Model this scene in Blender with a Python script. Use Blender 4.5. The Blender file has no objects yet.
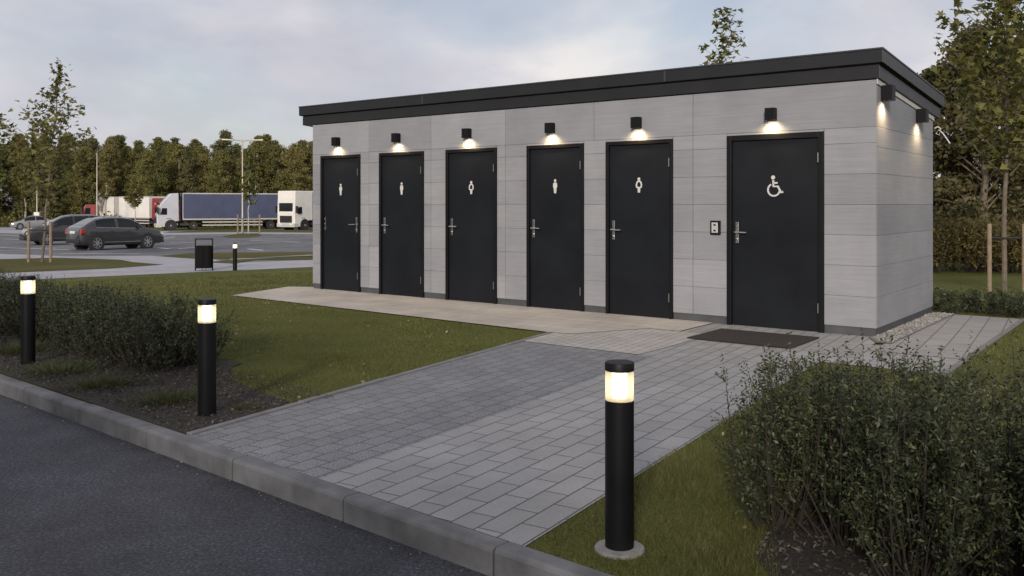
import bpy, bmesh, math, random
import numpy as np
from mathutils import Vector, Matrix
R = math.radians
rng = np.random.default_rng(7)
random.seed(7)
scene = bpy.context.scene
COL = scene.collection
F, CX, CY, H = 891.0, 512.0, 204.5, 1.45        # focal length and optical axis in pixels, eye height

# ------------------------------------------------------------------ plan of the place
C = np.array([3.96, 9.68]); U = np.array([-.796, .605]); V = np.array([.605, .796])      # kiosk corner, along front, to back
K0 = np.array([-2.01, 5.56]); KD = np.array([.754, -.657]); KN = np.array([.657, .754])  # kerb line
WA = np.array([-12.7, 22.1]); WN = np.array([-.596, .803])                               # footway edge, ground falls beyond it
WK = [(-400, 0), (-10, 0), (-7, -.07), (-3, -.30), (0, -.45), (4, -.47), (8, -.60), (16, -.65), (74, -1.3), (900, -1.5)]
def wof(x, y): return (x-WA[0])*WN[0] + (y-WA[1])*WN[1]
def zw(w): return float(np.interp(w, [a for a, b in WK], [b for a, b in WK]))
def hz(x, y): return zw(wof(x, y))
def ray(px, py, Y): return np.array([(px-CX)/F*Y, Y, H-(py-CY)/F*Y])
def at(px, py):
    lo, hi = 1.0, 1.0
    while hi < 600:
        p = ray(px, py, hi)
        if p[2] < hz(p[0], p[1]): break
        lo = hi; hi *= 1.02
    for _ in range(30):
        m = (lo+hi)/2; p = ray(px, py, m)
        if p[2] < hz(p[0], p[1]): hi = m
        else: lo = m
    return ray(px, py, hi)
def bl(s, t): return C + U*s + V*t               # kiosk coordinates to the ground plan
def kl(l, q): return K0 + KD*l + KN*q            # kerb coordinates

# ------------------------------------------------------------------ helpers
class MB:
    def __init__(s): s.v = []; s.f = []; s.m = []
    def add(s, vs, fs, m=0):
        o = len(s.v); s.v += [tuple(float(c) for c in v) for v in vs]
        s.f += [tuple(i+o for i in f) for f in fs]; s.m += [m]*len(fs); return s
    def box(s, x0, x1, y0, y1, z0, z1, m=0):
        vs = [(x, y, z) for z in (z0, z1) for (x, y) in ((x0, y0), (x1, y0), (x1, y1), (x0, y1))]
        return s.add(vs, [(3, 2, 1, 0), (4, 5, 6, 7), (0, 1, 5, 4), (1, 2, 6, 5), (2, 3, 7, 6), (3, 0, 4, 7)], m)
    def prism(s, pts, axis, a, b, m=0):
        """polygon pts (2d) swept along axis from a to b"""
        def mk(p, h):
            return {'x': (h, p[0], p[1]), 'y': (p[0], h, p[1]), 'z': (p[0], p[1], h)}[axis]
        n = len(pts)
        vs = [mk(p, a) for p in pts] + [mk(p, b) for p in pts]
        fs = [tuple(range(n))[::-1], tuple(range(n, 2*n))] + [(i, (i+1) % n, n+(i+1) % n, n+i) for i in range(n)]
        return s.add(vs, fs, m)
    def tube(s, pts, rad, n=6, m=0, cap=True):
        pts = [Vector(p) for p in pts]
        if not hasattr(rad, '__len__'): rad = [rad]*len(pts)
        rings = []
        for i, p in enumerate(pts):
            d = (pts[min(i+1, len(pts)-1)] - pts[max(i-1, 0)])
            d = d.normalized() if d.length > 1e-9 else Vector((0, 0, 1))
            a = d.cross(Vector((0, 0, 1)) if abs(d.z) < .9 else Vector((1, 0, 0))).normalized(); b = d.cross(a)
            rings.append([p + (a*math.cos(2*math.pi*k/n) + b*math.sin(2*math.pi*k/n))*rad[i] for k in range(n)])
        vs = [v for r in rings for v in r]
        fs = [(i*n+k, i*n+(k+1) % n, (i+1)*n+(k+1) % n, (i+1)*n+k) for i in range(len(pts)-1) for k in range(n)]
        if cap: fs += [tuple(range(n))[::-1], tuple(range((len(pts)-1)*n, len(pts)*n))]
        return s.add(vs, fs, m)
    def lathe(s, prof, n=32, c=(0, 0, 0), m=0, axis='z'):
        vs = []
        for r, z in prof:
            for k in range(n):
                a = 2*math.pi*k/n
                p = {'z': (r*math.cos(a), r*math.sin(a), z), 'y': (r*math.cos(a), z, r*math.sin(a))}[axis]
                vs.append((p[0]+c[0], p[1]+c[1], p[2]+c[2]))
        fs = [(i*n+k, i*n+(k+1) % n, (i+1)*n+(k+1) % n, (i+1)*n+k) for i in range(len(prof)-1) for k in range(n)]
        if prof[0][0] > 1e-6: fs.append(tuple(range(n))[::-1])
        if prof[-1][0] > 1e-6: fs.append(tuple(range((len(prof)-1)*n, len(prof)*n)))
        return s.add(vs, fs, m)
    def build(s, name, mats, parent=None, smooth=False, bevel=0, seg=2, recalc=True):
        me = bpy.data.meshes.new(name); me.from_pydata(s.v, [], s.f)
        if not isinstance(mats, (list, tuple)): mats = [mats]
        for m in mats: me.materials.append(m)
        me.polygons.foreach_set('material_index', s.m)
        if recalc:
            bm = bmesh.new(); bm.from_mesh(me); bmesh.ops.recalc_face_normals(bm, faces=bm.faces); bm.to_mesh(me); bm.free()
        o = bpy.data.objects.new(name, me); COL.objects.link(o); o.parent = parent
        if smooth:
            me.polygons.foreach_set('use_smooth', [True]*len(me.polygons))
            try: me.set_sharp_from_angle(angle=R(35))
            except Exception: pass
        if bevel:
            b = o.modifiers.new('bevel', 'BEVEL'); b.width = bevel; b.segments = seg; b.limit_method = 'ANGLE'
        me.update(); return o
def mesh_np(name, Vs, n, m, parent=None):
    me = bpy.data.meshes.new(name); N = len(Vs)
    me.vertices.add(N); me.vertices.foreach_set('co', np.ascontiguousarray(Vs, dtype=np.float32).ravel())
    me.loops.add(N); me.loops.foreach_set('vertex_index', np.arange(N, dtype=np.int32))
    me.polygons.add(N//n); me.polygons.foreach_set('loop_start', np.arange(0, N, n, dtype=np.int32))
    me.materials.append(m); me.update(calc_edges=True); me.validate()
    o = bpy.data.objects.new(name, me); COL.objects.link(o); o.parent = parent; return o
def tag(o, label=None, cat=None, group=None, kind=None):
    for k, v in (('label', label), ('category', cat), ('group', group), ('kind', kind)):
        if v: o[k] = v
    return o
def thing(name, label, cat, loc=(0, 0, 0), rz=0, group=None):
    o = bpy.data.objects.new(name, None); COL.objects.link(o)
    o.location = [float(c) for c in loc]; o.rotation_euler = (0, 0, rz); o.empty_display_size = .1
    return tag(o, label, cat, group)
def copy_tree(o, parent=None):
    c = o.copy(); COL.objects.link(c); c.parent = parent
    for ch in o.children: copy_tree(ch, c)
    return c

# ------------------------------------------------------------------ materials
def nodes(name):
    m = bpy.data.materials.new(name); m.use_nodes = True
    nt = m.node_tree; return m, nt, nt.nodes['Principled BSDF'], nt.nodes, nt.links
def ramp(N, L, src, stops):
    r = N.new('ShaderNodeValToRGB'); L.new(src, r.inputs[0]); e = r.color_ramp.elements
    while len(e) < len(stops): e.new(.5)
    for k, (p, c) in zip(e, stops): k.position = p; k.color = (c[0], c[1], c[2], 1)
    return r.outputs[0]
def noise(N, L, scale, detail=4, vec=None, rough=.55, dist=0):
    n = N.new('ShaderNodeTexNoise'); n.inputs['Scale'].default_value = scale; n.inputs['Detail'].default_value = detail
    n.inputs['Roughness'].default_value = rough; n.inputs['Distortion'].default_value = dist
    if vec is not None: L.new(vec, n.inputs['Vector'])
    return n.outputs[0]
def objco(N, L, rot=0, scale=(1, 1, 1)):
    t = N.new('ShaderNodeTexCoord'); mp = N.new('ShaderNodeMapping'); mp.vector_type = 'POINT'
    mp.inputs['Rotation'].default_value = (0, 0, rot); mp.inputs['Scale'].default_value = scale
    L.new(t.outputs['Object'], mp.inputs[0]); return mp.outputs[0]
def mul(N, L, a, b, mode='MULTIPLY', fac=1):
    x = N.new('ShaderNodeMix'); x.data_type = 'RGBA'; x.blend_type = mode; x.inputs[0].default_value = fac
    for s, i in ((a, 6), (b, 7)):
        if hasattr(s, 'is_output'): L.new(s, x.inputs[i])
        else: x.inputs[i].default_value = (*s, 1)
    return x.outputs[2]
def bump(N, L, h, bsdf, strength=.3, dist=.01):
    b = N.new('ShaderNodeBump'); b.inputs['Strength'].default_value = strength; b.inputs['Distance'].default_value = dist
    L.new(h, b.inputs['Height']); L.new(b.outputs[0], bsdf.inputs['Normal']); return b
def plain(name, col, rough=.5, metal=0, var=.12, vs=6, bmp=0, spec=.5, coat=0):
    m, nt, b, N, L = nodes(name)
    v = objco(N, L); n = noise(N, L, vs, 5, v)
    c = ramp(N, L, n, [(.3, [c*(1-var) for c in col]), (.7, [min(1, c*(1+var)) for c in col])])
    L.new(c, b.inputs['Base Color']); b.inputs['Metallic'].default_value = metal; b.inputs['Specular IOR Level'].default_value = spec
    rr = N.new('ShaderNodeMapRange'); rr.inputs[3].default_value = max(0, rough-.07); rr.inputs[4].default_value = min(1, rough+.07)
    L.new(n, rr.inputs[0]); L.new(rr.outputs[0], b.inputs['Roughness']); b.inputs['Coat Weight'].default_value = coat
    if bmp: bump(N, L, noise(N, L, vs*12, 4, v), b, bmp, .004)
    return m
def glow(name, col, st):
    m, nt, b, N, L = nodes(name); b.inputs['Base Color'].default_value = (*col, 1)
    b.inputs['Emission Color'].default_value = (*col, 1); b.inputs['Emission Strength'].default_value = st; return m
def leafmat(name, dark, mid, light, trans=.3, clump=1.2, rough=.6, objvar=.25):
    m, nt, b, N, L = nodes(name)
    g = N.new('ShaderNodeNewGeometry'); oi = N.new('ShaderNodeObjectInfo')
    v = objco(N, L); cl = noise(N, L, clump, 2, v)
    a = N.new('ShaderNodeMath'); a.operation = 'MULTIPLY_ADD'; L.new(g.outputs['Random Per Island'], a.inputs[0]); a.inputs[1].default_value = .6
    s2 = N.new('ShaderNodeMath'); s2.operation = 'MULTIPLY_ADD'; L.new(cl, s2.inputs[0]); s2.inputs[1].default_value = .7; s2.inputs[2].default_value = -.15
    L.new(s2.outputs[0], a.inputs[2])
    c = ramp(N, L, a.outputs[0], [(.1, dark), (.5, mid), (.95, light)])
    hs = N.new('ShaderNodeHueSaturation'); L.new(c, hs.inputs['Color'])
    mr = N.new('ShaderNodeMapRange'); L.new(oi.outputs['Random'], mr.inputs[0]); mr.inputs[3].default_value = 1-objvar; mr.inputs[4].default_value = 1+objvar
    L.new(mr.outputs[0], hs.inputs['Value'])
    mh = N.new('ShaderNodeMapRange'); L.new(oi.outputs['Random'], mh.inputs[0]); mh.inputs[3].default_value = .515; mh.inputs[4].default_value = .485
    L.new(mh.outputs[0], hs.inputs['Hue'])
    L.new(hs.outputs[0], b.inputs['Base Color']); b.inputs['Roughness'].default_value = rough; b.inputs['Specular IOR Level'].default_value = .35
    tr = N.new('ShaderNodeBsdfTranslucent'); L.new(hs.outputs[0], tr.inputs[0])
    mx = N.new('ShaderNodeMixShader'); mx.inputs[0].default_value = trans
    L.new(b.outputs[0], mx.inputs[1]); L.new(tr.outputs[0], mx.inputs[2]); L.new(mx.outputs[0], N['Material Output'].inputs[0]); return m

def asphalt(name, col, sc=1.0):
    m, nt, b, N, L = nodes(name); v = objco(N, L)
    big = ramp(N, L, noise(N, L, .45*sc, 5, v), [(.3, [c*.68 for c in col]), (.7, [c*1.32 for c in col])])
    fine = noise(N, L, 62*sc, 4, v, .8)
    sp = ramp(N, L, fine, [(.38, (.3,)*3), (.5, (.95,)*3), (.58, (1.4,)*3), (.65, (3.2,)*3)])
    patch = ramp(N, L, noise(N, L, 1.7*sc, 6, v, .65, .6), [(.36, (.74,)*3), (.62, (1.28,)*3)])
    L.new(mul(N, L, mul(N, L, big, sp), patch), b.inputs['Base Color']); b.inputs['Roughness'].default_value = .82
    bump(N, L, fine, b, .5, .006); return m
def paving(name, col, bw, bh, rot, var=.12, speck=.25, joint=.006, stain=.12, off=.5, jd=.35, bdist=.006, sq=1.0):
    m, nt, b, N, L = nodes(name); v = objco(N, L, rot)
    k = N.new('ShaderNodeTexBrick'); L.new(v, k.inputs[0]); k.inputs['Scale'].default_value = 1
    k.offset = off; k.squash = sq; k.inputs['Brick Width'].default_value = bw; k.inputs['Row Height'].default_value = bh
    k.inputs['Mortar Size'].default_value = joint; k.inputs['Mortar Smooth'].default_value = .25; k.inputs['Bias'].default_value = 0
    k.inputs['Color1'].default_value = (*[c*(1-var) for c in col], 1); k.inputs['Color2'].default_value = (*[c*(1+var) for c in col], 1)
    k.inputs['Mortar'].default_value = (*[c*jd for c in col], 1)
    wv = objco(N, L)
    st = ramp(N, L, noise(N, L, 1.3, 6, wv, .6), [(.3, (1-stain,)*3), (.7, (1+stain,)*3)])
    fine = noise(N, L, 140, 3, wv, .7)
    sp = ramp(N, L, fine, [(.33, (1-speck,)*3), (.5, (1,)*3), (.62, (1+speck*.6,)*3), (.72, (1+2.2*speck,)*3)])
    L.new(mul(N, L, mul(N, L, k.outputs[0], st), sp), b.inputs['Base Color']); b.inputs['Roughness'].default_value = .75
    inv = N.new('ShaderNodeMath'); inv.operation = 'MULTIPLY_ADD'; L.new(k.outputs['Fac'], inv.inputs[0]); inv.inputs[1].default_value = -1.0
    f2 = N.new('ShaderNodeMath'); f2.operation = 'MULTIPLY'; L.new(fine, f2.inputs[0]); f2.inputs[1].default_value = .25
    L.new(f2.outputs[0], inv.inputs[2]); bump(N, L, inv.outputs[0], b, .6, bdist); return m

PATH_ROT = -math.atan2(.85, .53)
FRONT_ROT = -math.atan2(U[1], U[0])
M = {}
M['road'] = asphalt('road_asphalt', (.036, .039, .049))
M['lot'] = asphalt('lot_asphalt', (.105, .107, .118), .5)
M['kerb'] = plain('kerb_concrete', (.132, .136, .145), .85, 0, .38, 4, .7)
M['edging'] = plain('edging_concrete', (.16, .16, .163), .85, 0, .2, 6, .4)
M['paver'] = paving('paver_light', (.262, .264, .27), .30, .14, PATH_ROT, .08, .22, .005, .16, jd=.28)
M['paver_side'] = paving('paver_side', (.26, .26, .262), .5, .21, PATH_ROT, .06, .14, .006)
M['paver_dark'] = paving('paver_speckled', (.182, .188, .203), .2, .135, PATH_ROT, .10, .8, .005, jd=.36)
M['cobble'] = paving('cobble', (.36, .35, .34), .14, .10, PATH_ROT, .07, .2, .006, jd=.6)
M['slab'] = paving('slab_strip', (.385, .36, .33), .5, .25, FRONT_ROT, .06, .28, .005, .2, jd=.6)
M['walk'] = paving('footway', (.33, .33, .36), .4, .4, 0, .05, .12, .006, jd=.6)
def grassmat(name, a, b_, c, sc=1):
    m, nt, b, N, L = nodes(name); v = objco(N, L)
    big = ramp(N, L, noise(N, L, .5*sc, 5, v, .6), [(.3, a), (.52, b_), (.75, c)])
    f = noise(N, L, 55*sc, 3, v, .75)
    sp = ramp(N, L, f, [(.3, (.5,)*3), (.5, (1,)*3), (.7, (1.5,)*3)])
    L.new(mul(N, L, big, sp), b.inputs['Base Color']); b.inputs['Roughness'].default_value = .95; b.inputs['Specular IOR Level'].default_value = .15
    bump(N, L, f, b, .9, .03); return m
M['ground'] = grassmat('ground_grass', (.072, .083, .022), (.102, .114, .03), (.14, .138, .042))
M['turf'] = grassmat('lot_turf', (.07, .068, .02), (.09, .085, .027), (.125, .105, .04), .6)
def soilmat():
    m, nt, b, N, L = nodes('soil'); v = objco(N, L)
    f = noise(N, L, 38, 6, v, .75)
    c = ramp(N, L, f, [(.35, (.012, .010, .008)), (.52, (.035, .03, .025)), (.66, (.075, .065, .055)), (.74, (.16, .14, .12))])
    L.new(c, b.inputs['Base Color']); b.inputs['Roughness'].default_value = .95; bump(N, L, f, b, 1, .03); return m
M['soil'] = soilmat()
def bladesmat(name, a, b_, c): return leafmat(name, a, b_, c, .25, 1.1, .7, 0)
M['blade'] = bladesmat('grass_blade', (.048, .056, .016), (.106, .115, .033), (.19, .185, .07))
M['weed'] = bladesmat('weed_blade', (.035, .045, .014), (.06, .07, .024), (.11, .11, .045))
M['hedge'] = leafmat('hedge_leaf', (.016, .021, .010), (.05, .060, .026), (.15, .165, .08), .2, 2.5, .5)
M['hedge_yellow'] = leafmat('hedge_yellow_leaf', (.05, .045, .015), (.11, .09, .03), (.19, .14, .05), .3, 1.5, .6, .1)
M['maple'] = leafmat('maple_leaf', (.06, .068, .021), (.125, .132, .038), (.22, .205, .065), .35, 1.2, .55, .1)
M['fol_olive'] = leafmat('foliage_olive', (.09, .088, .028), (.165, .155, .046), (.24, .21, .075), .35, .35, .7, .14)
M['fol_green'] = leafmat('foliage_green', (.08, .08, .026), (.145, .14, .044), (.21, .19, .066), .35, .35, .7, .14)
M['fol_pine'] = leafmat('foliage_pine', (.06, .064, .028), (.112, .112, .044), (.17, .158, .06), .3, .4, .7, .14)
M['fol_dark'] = leafmat('foliage_dark', (.032, .034, .014), (.075, .073, .027), (.15, .125, .048), .3, .5, .6, .15)
M['bark'] = plain('bark', (.13, .105, .08), .9, 0, .35, 9, .8)
M['bark_pale'] = plain('bark_pale', (.34, .31, .26), .9, 0, .35, 7, .6)
M['twig'] = plain('twig', (.030, .024, .019), .9, 0, .3, 12)
M['stake'] = plain('stake_wood', (.21, .16, .11), .85, 0, .25, 9, .5)
M['strap'] = plain('strap_rubber', (.02, .02, .02), .8)
def cladmat():
    m, nt, b, N, L = nodes('cladding'); v = objco(N, L, 0, (1.0, 1.0, 26))
    g = N.new('ShaderNodeNewGeometry')
    n1 = noise(N, L, 1.6, 6, v, .65, .3)
    c = ramp(N, L, n1, [(.25, (.205, .212, .232)), (.5, (.232, .239, .259)), (.75, (.262, .268, .287))])
    n2 = noise(N, L, 1.1, 4, objco(N, L), .6)
    c = mul(N, L, c, ramp(N, L, n2, [(.3, (.86,)*3), (.7, (1.1,)*3)]))
    c = mul(N, L, c, ramp(N, L, g.outputs['Random Per Island'], [(0, (.90, .90, .91)), (1, (1.09, 1.085, 1.08))]))
    L.new(c, b.inputs['Base Color']); b.inputs['Roughness'].default_value = .6; bump(N, L, n1, b, .25, .004); return m
M['clad'] = cladmat()
M['backing'] = plain('wall_backing', (.012, .012, .013), .8)
M['plinth'] = plain('plinth', (.055, .058, .064), .75, 0, .25, 4, .4)
M['fascia'] = plain('fascia_metal', (.0125, .013, .015), .42, 0, .15, 2, .05, .4)
M['fascia_trim'] = plain('fascia_trim', (.05, .05, .054), .35, .3, .1, 2)
M['soffit'] = plain('soffit', (.42, .41, .40), .7)
M['membrane'] = plain('roof_membrane', (.06, .06, .065), .9)
M['door'] = plain('door_paint', (.0078, .0094, .0125), .45, 0, .25, 1.5, .04, .22)
M['frame'] = plain('door_frame_paint', (.0045, .0047, .0055), .42, 0, .1, 3, 0, .3)
M['steel'] = plain('brushed_steel', (.55, .54, .53), .3, 1, .1, 20)
M['hinge'] = plain('hinge_steel', (.16, .16, .165), .4, .7, .05, 20)
M['white'] = plain('sign_white', (.47, .47, .47), .5, 0, .05, 8)
M['black'] = plain('black_paint', (.0062, .0066, .0082), .5, 0, .15, 5, .05, .18)
M['panel_grey'] = plain('panel_grey', (.5, .5, .5), .4, .3, .05)
M['mat'] = plain('doormat_fibre', (.022, .018, .015), .95, 0, .4, 60, .9)
M['lens'] = glow('lamp_lens', (1, .83, .6), 9)
M['core'] = glow('bollard_core', (1, .90, .72), 3.2)
M['concrete'] = plain('footing_concrete', (.22, .22, .21), .85, 0, .2, 14, .5)
M['pebble'] = leafmat('pebble_stone', (.11, .11, .11), (.2, .197, .193), (.34, .33, .32), 0, 5, .8, 0)
M['chip'] = leafmat('bark_chip', (.02, .017, .013), (.06, .049, .038), (.16, .14, .12), 0, 5, .9, 0)
M['litter'] = leafmat('dry_leaf', (.12, .09, .05), (.24, .19, .12), (.42, .38, .30), .2, 5, .8, 0)
M['paint_line'] = plain('road_paint', (.62, .62, .6), .7, 0, .15, 3)
M['tyre'] = plain('tyre', (.014, .014, .015), .8)
M['rim'] = plain('rim_alloy', (.52, .52, .54), .3, .9, .05)
M['glass'] = plain('dark_glass', (.010, .012, .015), .08, 0, .1, 2, 0, .35)
M['pane'] = plain('windscreen_glass', (.10, .11, .13), .05, 0, .1, 2, 0, 1.0)
M['chrome'] = plain('chrome', (.7, .7, .7), .15, 1)
M['car_dark'] = plain('car_paint_graphite', (.034, .0345, .038), .3, .3, .05, 3, 0, .5, 1)
M['car_grey'] = plain('car_paint_grey', (.04, .041, .045), .3, .4, .05, 3, 0, .5, .8)
M['car_silver'] = plain('car_paint_silver', (.30, .29, .30), .32, .6, .05, 3, 0, .5, .8)
M['plastic'] = plain('black_plastic', (.016, .016, .017), .6)
M['taillight'] = plain('taillight', (.30, .035, .03), .25, 0, .1, 8)
M['headlight'] = plain('headlight', (.7, .7, .72), .12, .2)
M['plate'] = plain('number_plate', (.6, .6, .58), .5)
M['truck_white'] = plain('truck_white', (.66, .645, .61), .5, 0, .08, 1)
M['truck_red'] = plain('truck_red', (.20, .03, .028), .45, 0, .1, 1)
M['cab_silver'] = plain('cab_silver', (.47, .48, .53), .4, .2, .06, 1)
M['tarp_blue'] = plain('tarp_blue', (.045, .056, .112), .6, 0, .12, 1)
M['chassis'] = plain('chassis', (.03, .03, .032), .7)
M['skirt'] = plain('skirt_grey', (.42, .41, .39), .6, 0, .1, 1)
M['galv'] = plain('galvanised', (.40, .365, .31), .5, .5, .1, 3)
M['cable'] = plain('white_cable', (.62, .62, .62), .5)
def diffuser():
    m, nt, b, N, L = nodes('lamp_diffuser'); t = N.new('ShaderNodeBsdfTransparent'); tr = N.new('ShaderNodeBsdfTranslucent')
    tr.inputs[0].default_value = (1, .90, .68, 1); gl = N.new('ShaderNodeBsdfGlossy'); gl.inputs['Roughness'].default_value = .1
    a = N.new('ShaderNodeMixShader'); a.inputs[0].default_value = .62; L.new(t.outputs[0], a.inputs[1]); L.new(tr.outputs[0], a.inputs[2])
    c = N.new('ShaderNodeMixShader'); c.inputs[0].default_value = .05; L.new(a.outputs[0], c.inputs[1]); L.new(gl.outputs[0], c.inputs[2])
    L.new(c.outputs[0], N['Material Output'].inputs[0]); return m
M['diffuser'] = diffuser()

# ------------------------------------------------------------------ ground and surfaces
def clip(poly, n, d, keep):
    out = []; m = len(poly)
    for i in range(m):
        a, b = poly[i], poly[(i+1) % m]
        da, db = (a[0]*n[0]+a[1]*n[1]-d)*keep, (b[0]*n[0]+b[1]*n[1]-d)*keep
        if da >= 0: out.append(a)
        if (da > 0 and db < 0) or (da < 0 and db > 0):
            t = da/(da-db); out.append((a[0]+(b[0]-a[0])*t, a[1]+(b[1]-a[1])*t))
    return out
W0 = float(WA @ WN)
def sheet_mb(poly, lift, mb=None):
    mb = mb or MB(); poly = [(float(p[0]), float(p[1])) for p in poly]
    for (w0, _), (w1, _) in zip(WK[:-1], WK[1:]):
        q = clip(poly, WN, W0+w0, 1)
        if len(q) > 2: q = clip(q, WN, W0+w1, -1)
        if len(q) > 2: mb.add([(x, y, hz(x, y)+lift) for x, y in q], [tuple(range(len(q)))])
    return mb
def up(o):
    me = o.data; bm = bmesh.new(); bm.from_mesh(me)
    bmesh.ops.remove_doubles(bm, verts=bm.verts, dist=1e-4)
    for f in bm.faces:
        f.normal_update()
        if f.normal.z < -.01: f.normal_flip()
    bm.to_mesh(me); bm.free(); return o
def surf(name, poly, m, lift):
    o = sheet_mb(poly, lift).build(name, m, recalc=False); up(o); o['kind'] = 'structure'; return o
BIG = 700
KH = .115                                          # kerb height
far = [kl(-BIG, -.06), kl(BIG, -.06), kl(BIG, BIG), kl(-BIG, BIG)]
g = sheet_mb(far, 0)
a, b, c, d = kl(-BIG, -.06), kl(BIG, -.06), kl(BIG, -BIG), kl(-BIG, -BIG)
g.add([(*a, -KH-.02), (*b, -KH-.02), (*c, -KH-.02), (*d, -KH-.02)], [(0, 1, 2, 3)])
g.add([(*a, 0), (*b, 0), (*b, -KH-.02), (*a, -KH-.02)], [(0, 1, 2, 3)])
up(g.build('ground', M['ground'], recalc=False))['kind'] = 'structure'
r = MB(); q = [kl(-60, -.05), kl(60, -.05), kl(60, -7), kl(-60, -7)]
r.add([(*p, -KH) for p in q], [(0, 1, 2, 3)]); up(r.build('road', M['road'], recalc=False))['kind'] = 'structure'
# kerb stones
k = MB(); KW = .105
ang = math.atan2(KD[1], KD[0]); i = 0; l = -30.35
while l < 30:
    ln = 1.0
    dz = random.uniform(-.004, .004); dq = random.uniform(-.003, .003)
    pts = [(-KW+dq, -KH-.05), (0+dq, -KH-.05), (0+dq, .006+dz), (-KW+.018+dq, .006+dz), (-KW+.006+dq, 0+dz), (-KW+dq, -.014+dz)]
    vs = []
    for e in (l+.004, l+ln-.004):
        for qq, z in pts: p = kl(e, qq); vs.append((p[0], p[1], z))
    n = len(pts)
    k.add(vs, [tuple(range(n)), tuple(range(n, 2*n))[::-1]] + [(j, n+j, n+(j+1) % n, (j+1) % n) for j in range(n)])
    l += ln
kb = k.build('kerb', M['kerb'], bevel=.006); kb['kind'] = 'structure'
# forecourt paving
PLA, PLB = np.array([-2.01, 5.56]), np.array([.40, 9.90])           # left edge of the path
PRA, PRB = np.array([.033, 3.73]), np.array([1.54, 6.14])           # right edge
PDA, PDB = np.array([-1.02, 4.69]), np.array([1.03, 7.95])          # line between speckled and light pavers
def meet(a, b, c, d):
    A = np.array([b-a, c-d]).T; s = np.linalg.solve(A, c-a); return a+(b-a)*s[0]
T1, T2 = -2.55, -1.86
def on_t(a, b, t): return meet(a, b, bl(0, t), bl(1, t))
def on_k(a, b): return meet(a, b, kl(0, .0), kl(1, .0))
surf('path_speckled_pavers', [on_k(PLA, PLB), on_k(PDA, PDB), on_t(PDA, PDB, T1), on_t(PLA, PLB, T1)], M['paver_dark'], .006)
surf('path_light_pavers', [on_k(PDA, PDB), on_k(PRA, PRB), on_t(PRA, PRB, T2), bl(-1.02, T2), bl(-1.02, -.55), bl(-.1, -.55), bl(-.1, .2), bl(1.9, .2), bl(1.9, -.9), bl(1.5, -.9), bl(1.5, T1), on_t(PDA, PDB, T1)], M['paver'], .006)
surf('path_cobbles', [on_t(PLA, PLB, T1), bl(1.5, T1), bl(1.5, -.9), bl(2.3, -.9), bl(2.75, T2+.05), on_t(PLA, PLB, T2)], M['cobble'], .010)
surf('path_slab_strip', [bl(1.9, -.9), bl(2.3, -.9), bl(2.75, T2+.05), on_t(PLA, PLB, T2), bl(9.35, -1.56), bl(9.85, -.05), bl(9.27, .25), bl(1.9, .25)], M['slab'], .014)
surf('path_side_pavers', [bl(-1.02, T2+.9), bl(-.2, T2+.9), bl(-.2, 2.7), bl(-1.02, 2.7)], M['paver_side'], .010)
surf('path_gravel_strip', [bl(.05, -.1), bl(.05, 2.7), bl(-.26, 2.7), bl(-.26, -.4), bl(-.12, -.45)], M['edging'], .018)
def edging(name, a, b, w=.05, h=.022):
    a, b = np.array(a), np.array(b); dv = (b-a)/np.linalg.norm(b-a); nv = np.array([-dv[1], dv[0]]); mb = MB(); L_ = np.linalg.norm(b-a); s = 0
    while s < L_-.01:
        e = min(L_, s+.995); hh = h+random.uniform(-.003, .003)
        P = [a+dv*(s+.003), a+dv*(e-.003), a+dv*(e-.003)+nv*w, a+dv*(s+.003)+nv*w]
        mb.add([(*p, -.05) for p in P]+[(*p, hh) for p in P], [(3, 2, 1, 0), (4, 5, 6, 7), (0, 1, 5, 4), (1, 2, 6, 5), (2, 3, 7, 6), (3, 0, 4, 7)]); s += 1.0
    o = mb.build(name, M['edging'], bevel=.004); o['kind'] = 'structure'; return o
edging('path_edging', on_k(PLA, PLB)+KN*.01, on_t(PLA, PLB, T2))
edging('path_edging', bl(-1.022, 2.72), bl(-1.022, T2-.05), .05, .02)
# planting beds
def wobble(pts, n=10, a=.06):
    out = []
    for i in range(len(pts)):
        p, q = np.array(pts[i]), np.array(pts[(i+1) % len(pts)])
        for k in range(n):
            out.append(p+(q-p)*k/n + rng.normal(0, a, 2)*(0 if k == 0 else 1))
    return out
bedL = [kl(-12, .003), kl(-.02, .003)] + [PLA + (PLB-PLA)/4.96*s + np.array([-.06, .03]) for s in (.3, .6, .8)] + [kl(-.36, .98), kl(-.8, 1.02), kl(-1.4, 1.15), kl(-1.9, 1.45), kl(-2, 1.62), kl(-4, 1.7), kl(-12, 1.7)]
surf('soil_bed', bedL, M['soil'], .008)
bedR = [kl(3.75, .3), kl(3.5, .55), kl(3.42, .9), kl(3.6, 1.25), kl(3.9, 1.5), kl(9, 1.6), kl(9, .1), kl(3.6, .12)]
surf('soil_bed', bedR, M['soil'], .008)
# footway, car park, verges
P2 = lambda pts: [at(*p)[:2] for p in pts]
LW = np.array([.803, .596])
def lw(l, w): return WA + LW*l + WN*w
surf('footway', [lw(-30, 0), lw(22, 0), lw(22, 3.2), lw(6, 3.6), lw(-30, 3.4)], M['walk'], .006)
surf('car_park', [lw(-90, 3.4), lw(6, 3.6), lw(22, 3.2), lw(80, 3.2), lw(150, 62), lw(-90, 74)], M['lot'], .004)
surf('footway', P2([(-40, 259), (0, 254), (60, 256.5), (150, 256), (215, 259.5), (235, 266.5), (160, 270), (-60, 280)]), M['walk'], .009)
surf('verge_turf', P2([(-60, 263), (0, 259.5), (55, 258), (120, 260), (163, 265), (110, 269), (0, 273.5), (-60, 277)]), M['turf'], .016)
surf('verge_turf', P2([(158, 256.5), (190, 253.5), (300, 252), (340, 252), (340, 256), (310, 255), (230, 259), (200, 259.5)]), M['turf'], .016)
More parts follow.
